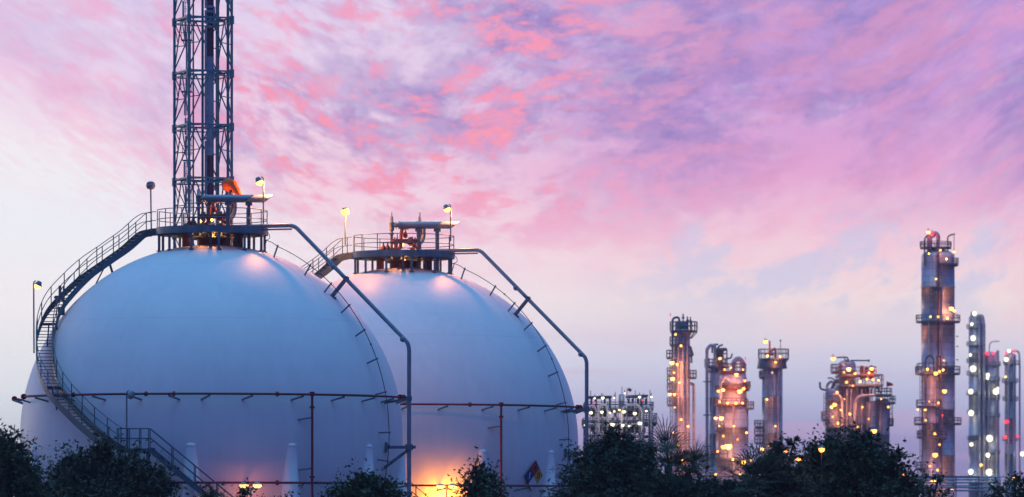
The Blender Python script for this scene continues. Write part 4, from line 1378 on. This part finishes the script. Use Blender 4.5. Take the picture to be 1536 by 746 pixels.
for i, (x, y) in enumerate(((890.5, 599.5), (902.5, 599), (919.5, 599), (957, 597.5), (974.5, 597.5), (901, 620), (913, 621), (919.5, 619), (934, 619.5), (950, 622), (967, 618.5), (885, 621), (876, 639.5), (914.5, 638), (932, 639.5), (957.5, 636.5), (917, 638.5), (942, 641), (914, 658), (926, 658), (927, 617))):
    c.lamp(x, y, -6.2 - .3 * rngl.random(), 'mercury' if i < 18 else 'amber', .15 + .14 * rngl.random(), 18)
c.lamp(891, 606, -5.4, 'redlamp', .14, 10); c.lamp(961.5, 602, -5.4, 'redlamp', .14, 10); c.lamp(936, 591, -3, 'mercury', .12, 40)
fl = Plant('flag', 'tiny red pennant on the roof of the white lit pipe structure', 'flag', 941, 519)
a = fl.p(941, 583)
MB().tube([fl.p(940.5, 600), fl.p(940.5, 582)], 0.04, 6).build('mast', M['plant'], fl.t)
MB().box(a + Vector((.25, 0, -.15)), .42, .03, .34, Matrix.Rotation(.5, 3, 'Y')).build('cloth', M['sign_red'], fl.t)

# --- low pipe rack along the foot of the columns
c = Plant('pipe_rack', 'low rack of horizontal pipes at the foot of the columns', 'pipe rack', 1090, 640)
for y, dy in ((716, -1.5), (719.5, .0), (724, 1.2), (731, -.5), (736, .8)):
    c.pipe([(985, y, dy), (1500, y, dy)], 1.4, 'plant_pipe')
c.frame(list(range(990, 1500, 34)), [715, 729], -2, 2, 1.4)
for x in (1036, 1072, 1135, 1190, 1352):
    c.lamp(x, 712, -3, 'sodium', .2, 260)

# standing lamps among the far plant, each a thing
for i, (x, y, Y, lab, pw) in enumerate(((1188.5, 688, 560, 'orange lamp left of the large round tree, left of a close pair', 120), (1198.5, 688, 562, 'orange lamp left of the large round tree, right of a close pair', 100), (1205, 701, 558, 'lowest orange lamp in front of the round tree\'s left edge', 120),
                                        (1179, 674, 600, 'orange lamp below the flat topped column, higher than the close pair', 160), (1232.5, 674, 206.5, 'orange lamp glowing within the crown of the large round tree', 30), (1311, 646, 620, 'orange lamp near the top right of the large round tree', 130), (1345, 702, 600, 'orange lamp at the right foot of the large round tree', 130),
                                        (1522.5, 718, 600, 'orange lamp in the bottom right corner behind bushes', 260))):
    tp = at(x, y, Y)
    k = Y / 600
    t = thing('street_lamp', lab, 'street lamp', (tp.x, tp.y, 0), 'orange lamps among the trees and columns')
    MB().tube([(tp.x, tp.y + .4 * k, 0), (tp.x, tp.y + .4 * k, tp.z + .3 * k), (tp.x, tp.y, tp.z + .5 * k)], [.09 * k, .06 * k, .05 * k], 6).build('post', M['plant'], t)
    MB().ball(tp, .38 * k, 6).build('bulb', M['sodium'], t)
    MB().lathe(tp, [(.42 * k, .1 * k), (.3 * k, .4 * k), (.02, .5 * k)], 10).build('lamp_shade', M['plant'], t)
    lamp_light(tp + Vector((0, -.7 * k, -.3 * k)), SOD, pw, t)


# ------------------------------------------------------------------ trees
def leaf_mesh(centers, dirs, size, rng, droop=0.3, aspect=0.42):
    """folded leaf blades, one per centre"""
    n = len(centers)
    d = dirs + rng.normal(0, 0.45, (n, 3)); d[:, 2] -= droop
    d /= np.linalg.norm(d, axis=1)[:, None] + 1e-9
    r = rng.normal(0, 1, (n, 3))
    s = np.cross(d, r); s /= np.linalg.norm(s, axis=1)[:, None] + 1e-9
    nn = np.cross(s, d)
    L = size * rng.uniform(0.6, 1.35, n)[:, None]
    w = L * aspect
    v = np.stack([centers, centers + d * L * .45 + s * w * .5 + nn * w * .12, centers + d * L, centers + d * L * .45 - s * w * .5 + nn * w * .12], axis=1)
    return v.reshape(-1, 3)


def make_leaves(name, V, mat, parent):
    o_ = ORG[parent.name]
    me = bpy.data.meshes.new(name)
    n = len(V) // 4
    V = V - np.array(o_)
    F_ = np.arange(n * 4).reshape(n, 4)
    F3 = np.concatenate([F_[:, [0, 1, 2]], F_[:, [0, 2, 3]]])
    me.vertices.add(len(V)); me.vertices.foreach_set('co', V.astype(np.float32).ravel())
    me.loops.add(F3.size); me.loops.foreach_set('vertex_index', F3.astype(np.int32).ravel())
    me.polygons.add(len(F3)); me.polygons.foreach_set('loop_start', np.arange(0, F3.size, 3, dtype=np.int32))
    me.materials.append(mat); me.update(calc_edges=True); me.validate()
    ob = bpy.data.objects.new(name, me)
    COL.objects.link(ob); ob.parent = parent
    ORG[ob.name] = o_
    return ob


def tree(label, Y, lobes, leaf=0.2, dens=1.0, mat='leaf', seed=1, style='broad', trunk_px=None, group='dark trees along the foreground'):
    """lobes: (px, py, radius px x, radius px y) of leaf masses; the crown is gathered from sprays on each"""
    rng = np.random.default_rng(seed)
    Y *= 1.24
    s = F / Y
    xs = [l[0] for l in lobes]
    tx = trunk_px if trunk_px else sum(xs) / len(xs)
    base = at(tx, 0, Y); base.z = 0
    t = thing('tree', label, 'tree', base, group)
    tops = []
    allv = []
    zlow = min(at(0, l[1] + l[3], Y).z for l in lobes)
    tr = MB()
    zf = max(2.5, zlow - 1.5)
    h = Vector((base.x, base.y, zf))
    tr.tube([base, Vector((base.x + .08, base.y, zf * .5)), h], [.24, .19, .15], 8)
    for (px, py, rx, ry) in lobes:
        c = at(px, py + 4, Y); RX, RZ = max(4.5, rx - 9) / s, max(4.5, ry - 11) / s
        RY = (RX + RZ) * .5 * 1.1
        c.y += rng.uniform(-.5, .5) * RX
        tr.tube(bend([h, (h + c) / 2 + Vector((rng.normal(0, .2), rng.normal(0, .2), -.2)), c], .5), [.09] * 6 + [.08, .03][:0] + [.05] * 2, 6)
        # sprays: short twigs from the lobe's inside to its surface, leaves along each
        area = (RX * RZ + RX * RY + RY * RZ) * 4.2
        ns = int(area * 16 * dens / (leaf / .2) ** 1.2) + 6
        u = rng.normal(0, 1, (ns, 3)); u /= np.linalg.norm(u, axis=1)[:, None]
        lump = 1 + .22 * np.sin(u[:, 0] * 5 + seed + px) * np.cos(u[:, 2] * 6 + py) + rng.normal(0, .10, ns)
        rad = np.array([RX, RY, RZ])
        tip = np.array(c) + u * rad * lump[:, None]
        if style == 'feather':
            k = 14; ln = .62
        else:
            k = 11; ln = .50
        dirs = u.copy()
        if style == 'feather':
            dirs[:, 2] = dirs[:, 2] * .25 + .12
        dirs += rng.normal(0, .3, dirs.shape)
        dirs /= np.linalg.norm(dirs, axis=1)[:, None]
        Ls = rng.gamma(4.0, .25, ns).clip(.3, 2.3) * ln
        for j in range(k):
            f = rng.uniform(-.7, 1.0, ns)
            side = np.cross(dirs, np.array([0, 0, 1.0])); side /= np.linalg.norm(side, axis=1)[:, None] + 1e-6
            sg = rng.choice([-1, 1], ns)[:, None]
            pos = tip + dirs * (f * Ls)[:, None]
            if style == 'feather':
                pos[:, 2] -= .18 * np.maximum(f, 0) ** 2
                ld = dirs * .5 + side * sg * .9
                allv.append(leaf_mesh(pos, ld, leaf, rng, .25, .30))
            else:
                pos = pos + rng.normal(0, .07, pos.shape)
                ld = dirs * .6 + side * sg * .6 + rng.normal(0, .3, dirs.shape)
                allv.append(leaf_mesh(pos, ld, leaf, rng, .2, .48))
        # inner fill
        ni = int(ns * 2.2)
        w = rng.normal(0, 1, (ni, 3)); w /= np.linalg.norm(w, axis=1)[:, None]
        pos = np.array(c) + w * rad * (rng.uniform(0, 1, ni) ** .45 * .85)[:, None]
        allv.append(leaf_mesh(pos, w, leaf * 1.5, rng, .2, .55))
    tr.build('trunk', M['bark'], t)
    make_leaves('crown', np.concatenate(allv), M[mat], t)
    return t


def palm(label, Y, px, py, fronds, L=1.6, seed=1, fan=True):
    rng = np.random.default_rng(seed)
    Y *= 1.24; L *= 1.3
    top = at(px, py, Y); base = Vector((top.x, top.y, 0))
    t = thing('palm_tree', label, 'palm tree', base, 'palms in the foreground')
    n = 18
    MB().tube([base + Vector((.1 * math.sin(i / 5), 0, top.z * i / n)) for i in range(n + 1)], [.17 + .02 * (i % 2) for i in range(n + 1)], 10).build('trunk', M['bark'], t)
    for k in range(fronds):
        a = 2 * PI * k / fronds + rng.uniform(-.2, .2)
        el = rng.uniform(-.25, 1.25)
        d = Vector((math.cos(a) * math.cos(el), math.sin(a) * math.cos(el), math.sin(el)))
        st = rng.uniform(.35, .6) * L
        tip = top + d * st
        mb = MB().tube([top, top + d * st * .5 + UP * .05, tip], [.03, .022, .015], 5)
        s = d.cross(UP).normalized() if abs(d.z) < .98 else Vector((1, 0, 0))
        u = s.cross(d)
        nb = 13
        for i in range(nb):
            th = (i / (nb - 1) - .5) * 2.2
            bl = L * .78 * (1 - .25 * abs(th) / 1.35) * rng.uniform(.9, 1.1)
            bd = (d * math.cos(th) + s * math.sin(th) + u * .12).normalized()
            sd = bd.cross(u).normalized() * .02
            m = tip + bd * bl * .6
            e = tip + bd * bl - UP * .16 * bl
            mb.add([tip - sd * .5, tip + sd * .5, m + sd, m - sd, e], [(0, 1, 2, 3), (3, 2, 4)])
        mb.build('frond', M['leaf_palm'], t)
    return t


tree('dense dark tree filling the bottom left corner', 165, [(8, 690, 42, 48), (40, 716, 26, 42), (-25, 690, 45, 55), (20, 745, 55, 40), (4, 664, 20, 20)], .19, 1.0, 'leaf', 11)
tree('broad dark tree under the staircase, left of the landing', 172, [(105, 712, 38, 40), (150, 690, 26, 40), (190, 700, 36, 34), (230, 725, 36, 36), (85, 742, 34, 28), (160, 745, 80, 40), (160, 668, 14, 14), (118, 686, 18, 18)], .2, 1.0, 'leaf_blue', 12)
tree('small bush tip at the foot of the straight stair flight', 168, [(312, 738, 18, 14), (298, 752, 22, 16), (330, 752, 24, 14)], .17, 1.0, 'leaf', 13)
tree('slender sapling beside the dim lamp post before the nearer sphere', 168, [(368, 732, 10, 12), (362, 750, 16, 16), (385, 752, 22, 10)], .16, .9, 'leaf', 14)
tree('tiny twig topped tree between the sapling and the round bush', 166, [(425, 748, 12, 10), (450, 752, 14, 12), (410, 754, 14, 10)], .15, .8, 'leaf', 15)
tree('round leafy tree below the lower right of the nearer sphere', 170, [(548, 728, 40, 26), (520, 738, 30, 22), (580, 735, 28, 26), (540, 712, 14, 14), (562, 714, 12, 12), (550, 752, 65, 20)], .19, 1.0, 'leaf', 16)
tree('upright airy tree right of the orange glow on the farther sphere', 166, [(718, 702, 19, 22), (710, 724, 28, 26), (734, 720, 22, 26), (722, 740, 36, 24), (722, 752, 36, 16), (762, 752, 18, 12)], .17, .75, 'leaf', 17)
tree('feathery leaved dark tree in front of the white lit pipe structure', 160, [(925, 668, 36, 32), (905, 694, 52, 40), (955, 690, 42, 40), (920, 646, 17, 20), (895, 672, 20, 22), (880, 722, 36, 34), (970, 722, 46, 34), (925, 740, 90, 36), (918, 652, 12, 14), (990, 735, 40, 30), (862, 742, 20, 18)], .2, 1.0, 'leaf_blue', 18, 'feather')
tree('low dark shrubbery right of the fan palm', 158, [(1045, 738, 46, 30), (1090, 738, 44, 28), (1010, 734, 40, 32), (1070, 728, 22, 20)], .2, 1.0, 'leaf_blue', 19, 'feather')
tree('wispy feathery tree left of the large round one', 168, [(1168, 684, 30, 28), (1150, 708, 42, 34), (1185, 715, 36, 28), (1165, 662, 12, 12), (1130, 735, 44, 28), (1185, 742, 50, 24), (1190, 660, 10, 8)], .2, .8, 'leaf_blue', 20, 'feather')
tree('large round dark tree in front of the vessel cluster', 170, [(1265, 690, 52, 42), (1300, 665, 26, 26), (1250, 670, 26, 24), (1330, 700, 32, 36), (1220, 700, 32, 34), (1285, 650, 12, 14), (1345, 678, 13, 16), (1280, 735, 100, 40), (1350, 730, 34, 26), (1215, 668, 12, 12)], .2, 1.0, 'leaf', 21)
tree('thin open bush before the tallest column', 168, [(1408, 712, 14, 14), (1395, 730, 16, 14), (1415, 736, 18, 12), (1375, 735, 18, 14)], .15, .32, 'leaf', 22)
tree('leafy bush in the bottom right corner', 166, [(1522, 718, 22, 14), (1500, 736, 22, 18), (1535, 735, 24, 20), (1550, 715, 24, 18)], .17, .8, 'leaf', 23)
palm('fan palm with spiky fronds right of the feathery tree', 162, 1004, 698, 18, 1.4, 31)
palm('fan palm leaning right over the low shrubbery', 158, 1034, 712, 16, 1.35, 34)
palm('lower fan palm between the columns and the wispy tree', 160, 1128, 724, 16, 1.35, 32)
palm('small fan palm at the foot of the slender pink lit column', 161, 1052, 730, 14, 1.1, 33)

# ------------------------------------------------------------------ ground
g = MB()
S = 1780
n = 24
vs, fs = [], []
for i in range(n + 1):
    for j in range(n + 1):
        vs.append((-S + 2 * S * i / n, -140 + 1680 * j / n, 0))
for i in range(n):
    for j in range(n):
        fs.append((i * (n + 1) + j, (i + 1) * (n + 1) + j, (i + 1) * (n + 1) + j + 1, i * (n + 1) + j + 1))
g.add(vs, fs)
gr = g.build('ground', M['ground'])
gr['kind'] = 'structure'; gr['label'] = 'dark gravel and grass ground under the tanks and trees'

# ------------------------------------------------------------------ sky
w = bpy.data.worlds.new('World')
scene.world = w
w.use_nodes = True
nt = w.node_tree
NN, LL = nt.nodes, nt.links
for nd in list(NN): NN.remove(nd)


def nm(op, *args):
    k = NN.new('ShaderNodeMath'); k.operation = op
    for i, s in enumerate(args):
        if isinstance(s, (int, float)): k.inputs[i].default_value = s
        else: LL.new(s, k.inputs[i])
    return k.outputs[0]


def sstep(x, a, b, lo=0.0, hi=1.0):
    k = NN.new('ShaderNodeMapRange'); k.interpolation_type = 'SMOOTHSTEP'
    LL.new(x, k.inputs[0])
    if a > b: a, b, lo, hi = b, a, hi, lo
    k.inputs[1].default_value = a; k.inputs[2].default_value = b; k.inputs[3].default_value = lo; k.inputs[4].default_value = hi
    return k.outputs[0]


def mixc(f, a, b, mode='MIX'):
    k = NN.new('ShaderNodeMix'); k.data_type = 'RGBA'; k.blend_type = mode
    for s, i in ((f, 0), (a, 6), (b, 7)):
        if isinstance(s, (int, float)): k.inputs[i].default_value = s
        elif isinstance(s, tuple): k.inputs[i].default_value = (*s, 1)
        else: LL.new(s, k.inputs[i])
    return k.outputs[2]


def comb(x, y, z=0.0):
    k = NN.new('ShaderNodeCombineXYZ')
    for i, s in enumerate((x, y, z)):
        if isinstance(s, (int, float)): k.inputs[i].default_value = s
        else: LL.new(s, k.inputs[i])
    return k.outputs[0]


def noise(vec, scale, detail=8, rough=.55, dist=0.0):
    k = NN.new('ShaderNodeTexNoise')
    k.inputs['Scale'].default_value = scale; k.inputs['Detail'].default_value = detail
    k.inputs['Roughness'].default_value = rough; k.inputs['Distortion'].default_value = dist
    LL.new(vec, k.inputs[0])
    return k.outputs[0]


def ramp(x, stops):
    k = NN.new('ShaderNodeValToRGB')
    e = k.color_ramp.elements
    while len(e) > 1: e.remove(e[0])
    e[0].position = stops[0][0]; e[0].color = (*lin(stops[0][1]), 1)
    for p_, c_ in stops[1:]:
        q = e.new(p_); q.color = (*lin(c_), 1)
    LL.new(x, k.inputs[0])
    return k.outputs[0]


tc = NN.new('ShaderNodeTexCoord')
sp = NN.new('ShaderNodeSeparateXYZ'); LL.new(tc.outputs['Generated'], sp.inputs[0])
dx, dy, dz = sp.outputs
el = nm('ARCSINE', nm('MINIMUM', nm('MAXIMUM', dz, -1.0), 1.0))
az = nm('ARCTAN2', dx, dy)
u = nm('ADD', nm('MULTIPLY', az, 7.17), 0.768)        # across the western sky
v = nm('SUBTRACT', 0.773, nm('MULTIPLY', el, 7.17))     # falls with elevation
# wind-drawn cloud coordinates: streaks fall to the right in the left half, rise in the right half
vv = nm('ADD', v, nm('MULTIPLY', nm('SUBTRACT', u, .85), nm('MULTIPLY', nm('SUBTRACT', u, .85), .34)))
cl = comb(u, vv, .37)
wv = noise(cl, 2.2, 3)
wu = noise(comb(u, vv, 5.1), 2.2, 3)
uu = nm('ADD', u, nm('MULTIPLY', nm('SUBTRACT', wu, .5), .14))
v2 = nm('ADD', vv, nm('MULTIPLY', nm('SUBTRACT', wv, .5), .12))
base = ramp(v, [(0.0, (226, 208, 240)), (.14, (236, 208, 236)), (.26, (248, 210, 230)), (.36, (252, 228, 236)), (.46, (248, 238, 246)), (.56, (222, 222, 240)), (.66, (170, 166, 206)), (.76, (132, 128, 178))])
right = ramp(v, [(0.0, (178, 146, 214)), (.14, (204, 154, 218)), (.26, (232, 168, 216)), (.36, (250, 210, 226)), (.45, (250, 230, 232)), (.54, (212, 212, 234)), (.60, (184, 188, 222)), (.66, (154, 150, 198)), (.76, (128, 124, 176))])
base = mixc(sstep(u, .50, 1.10), base, right)
nA = noise(comb(uu, nm('MULTIPLY', v2, 1.6), 1.0), 3.6, 9, .67)
nB = noise(comb(uu, nm('MULTIPLY', v2, 2.3), 3.6), 11.0, 9, .67)
nC = noise(comb(uu, nm('MULTIPLY', v2, 1.6), 7.4), 6.0, 9, .67)
nD = noise(comb(uu, nm('MULTIPLY', v2, 2.6), 9.0), 32, 7, .60)
nE = noise(comb(uu, nm('MULTIPLY', v2, 1.6), 12.0), 3.0, 6, .55)
hi = sstep(v, .40, .14)                 # cloud deck thins towards the horizon
# lower-left clear sky, under a slanting edge
edge = nm('SUBTRACT', nm('SUBTRACT', v, .10), nm('MULTIPLY', u, .46))
edge = nm('ADD', edge, nm('MULTIPLY', nm('SUBTRACT', nC, .5), .30))
clear = nm('MULTIPLY', sstep(edge, -.03, .12), sstep(u, .72, .34))
clearcol = ramp(v, [(0.0, (236, 228, 248)), (.20, (246, 240, 248)), (.34, (242, 244, 252)), (.46, (250, 245, 250)), (.58, (226, 232, 240)), (.70, (178, 190, 208))])
# violet shade in the deck
patch = nm('ADD', nm('MULTIPLY', nA, .65), nm('MULTIPLY', nB, .35))
fA = nm('MULTIPLY', nm('MULTIPLY', sstep(patch, .435, .55), hi), sstep(u, .16, .42, .20, 1.0))
fA = nm('MULTIPLY', fA, sstep(nE, .34, .56, .45, 1.0))
col = mixc(nm('MULTIPLY', fA, .92), base, lin((148, 128, 200)))
col = mixc(nm('MULTIPLY', nm('MULTIPLY', sstep(nD, .44, .62), fA), .60), col, lin((130, 116, 190)))
# pale gaps
gap = nm('ADD', nm('MULTIPLY', nC, .7), nm('MULTIPLY', nD, .3))
fC = nm('MULTIPLY', sstep(gap, .50, .62), sstep(u, .5, 1.1, .48, .25))
col = mixc(nm('MULTIPLY', fC, sstep(v, .5, .1, .3, .9)), col, lin((236, 220, 244)))
# pink and salmon undersides
pk = nm('ADD', nm('MULTIPLY', nB, .7), nm('MULTIPLY', nE, .3))
fB = nm('MULTIPLY', sstep(pk, .44, .61), nm('MULTIPLY', sstep(v, .45, .30), sstep(u, .0, .30, .55, 1)))
fB = nm('MULTIPLY', fB, sstep(u, .75, 1.15, 1.0, .60))
col = mixc(nm('MULTIPLY', fB, .74), col, lin((248, 166, 206)))
sal = nm('ADD', nm('MULTIPLY', nB, .62), nm('MULTIPLY', nD, .38))
fS = nm('MULTIPLY', sstep(sal, .50, .58), nm('MULTIPLY', sstep(u, .24, .42), sstep(u, .98, .78, .10, 1)))
fS = nm('MULTIPLY', nm('MULTIPLY', fS, sstep(v, .36, .26)), sstep(nE, .38, .52, .30, 1.0))
col = mixc(nm('MULTIPLY', fS, .85), col, lin((254, 150, 178)))
# warm bright rims beside the salmon
fR = nm('MULTIPLY', sstep(sal, .56, .66), nm('MULTIPLY', sstep(v, .10, .26), fS))
col = mixc(nm('MULTIPLY', fR, .6), col, lin((255, 196, 190)))
# clear part, with thin pink veil in it
veil = nm('MULTIPLY', sstep(nm('ADD', nm('MULTIPLY', nC, .6), nm('MULTIPLY', nD, .4)), .47, .60), sstep(edge, .24, .0))
cc_ = mixc(nm('MULTIPLY', veil, .75), clearcol, lin((250, 192, 222)))
col = mixc(clear, col, cc_)
# low bars near the horizon on the right, and a blue break above them
nL = noise(comb(nm('MULTIPLY', u, .8), nm('MULTIPLY', v, 7.0), 2.0), 3.0, 6, .5)
fL = nm('MULTIPLY', sstep(nL, .52, .66), nm('MULTIPLY', sstep(v, .45, .60), sstep(u, .6, .95)))
col = mixc(nm('MULTIPLY', fL, .38), col, lin((208, 168, 204)))
fG = nm('MULTIPLY', sstep(nC, .52, .40), nm('MULTIPLY', nm('MULTIPLY', sstep(v, .28, .37), sstep(v, .52, .42)), sstep(u, .8, 1.1)))
col = mixc(nm('MULTIPLY', fG, .7), col, lin((206, 208, 238)))
fW = nm('MULTIPLY', sstep(gap, .50, .60), nm('MULTIPLY', nm('MULTIPLY', sstep(v, .30, .40), sstep(v, .56, .44)), sstep(u, .8, 1.0)))
col = mixc(nm('MULTIPLY', fW, .6), col, lin((248, 214, 222)))
# overhead and behind: blue hour
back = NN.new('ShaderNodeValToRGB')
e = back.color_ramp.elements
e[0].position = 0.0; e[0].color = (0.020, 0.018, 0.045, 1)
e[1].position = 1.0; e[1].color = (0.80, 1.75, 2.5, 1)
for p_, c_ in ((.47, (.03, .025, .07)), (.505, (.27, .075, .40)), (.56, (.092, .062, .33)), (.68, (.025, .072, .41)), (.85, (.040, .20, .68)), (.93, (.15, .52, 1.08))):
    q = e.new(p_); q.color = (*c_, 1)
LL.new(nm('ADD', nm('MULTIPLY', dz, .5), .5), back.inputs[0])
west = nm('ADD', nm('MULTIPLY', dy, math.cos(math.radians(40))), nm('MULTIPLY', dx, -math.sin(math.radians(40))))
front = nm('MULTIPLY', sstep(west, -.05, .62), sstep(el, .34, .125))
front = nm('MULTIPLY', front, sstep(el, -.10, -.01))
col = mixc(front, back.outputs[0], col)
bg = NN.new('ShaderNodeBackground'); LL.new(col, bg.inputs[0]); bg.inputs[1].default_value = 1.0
sky = NN.new('ShaderNodeTexSky'); sky.sky_type = 'NISHITA'; sky.sun_disc = False
SUN_EL, SUN_AZ = math.radians(2.0), math.radians(-40)      # low in the west, to the left
sky.sun_elevation = SUN_EL; sky.sun_rotation = SUN_AZ
bg2 = NN.new('ShaderNodeBackground'); LL.new(sky.outputs[0], bg2.inputs[0]); bg2.inputs[1].default_value = 0.012
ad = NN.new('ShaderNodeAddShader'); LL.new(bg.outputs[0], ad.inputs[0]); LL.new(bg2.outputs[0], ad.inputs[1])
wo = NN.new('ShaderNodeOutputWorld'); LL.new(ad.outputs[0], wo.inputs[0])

sl = bpy.data.lights.new('sun', 'SUN'); sl.energy = 0.25; sl.angle = math.radians(10); sl.color = (1.0, .80, .72)
so = bpy.data.objects.new('sun', sl); COL.objects.link(so)
sd = Vector((math.sin(SUN_AZ) * math.cos(SUN_EL), math.cos(SUN_AZ) * math.cos(SUN_EL), math.sin(SUN_EL)))
so.rotation_euler = (-sd).to_track_quat('-Z', 'Y').to_euler()

# ------------------------------------------------------------------ evening haze in the air
hm = bpy.data.materials.new('evening_haze'); hm.use_nodes = True
hn = hm.node_tree
hn.nodes.remove(hn.nodes['Principled BSDF'])
pv = hn.nodes.new('ShaderNodeVolumePrincipled')
pv.inputs['Color'].default_value = (0.86, 0.86, 0.95, 1)
pv.inputs['Density'].default_value = 0.00012
pv.inputs['Anisotropy'].default_value = 0.2
hn.links.new(pv.outputs[0], hn.nodes['Material Output'].inputs['Volume'])
hz = MB().box((0, 700, 39), 3600, 1700, 80).build('haze', hm)
hz['kind'] = 'stuff'; hz['label'] = 'thin evening haze in the air over the plant'

# ------------------------------------------------------------------ camera
cam = bpy.data.cameras.new('camera')
cam.sensor_width = 36.0
cam.lens = F / 1536 * 36.0
cam.shift_y = (HY - 373.0) / 1536
cam.clip_start = 1.0; cam.clip_end = 30000
cam.dof.use_dof = True
cam.dof.focus_distance = 280
cam.dof.aperture_fstop = 1.15
co = bpy.data.objects.new('camera', cam); COL.objects.link(co)
co.location = (0, 0, ZC); co.rotation_euler = (PI / 2, 0, 0)
scene.camera = co

scene.render.engine = 'CYCLES'
scene.cycles.use_denoising = True
scene.cycles.max_bounces = 5
scene.cycles.sample_clamp_indirect = 6
scene.view_settings.view_transform = 'Standard'
scene.view_settings.look = 'None'
scene.view_settings.exposure = 0
scene.view_settings.gamma = 1
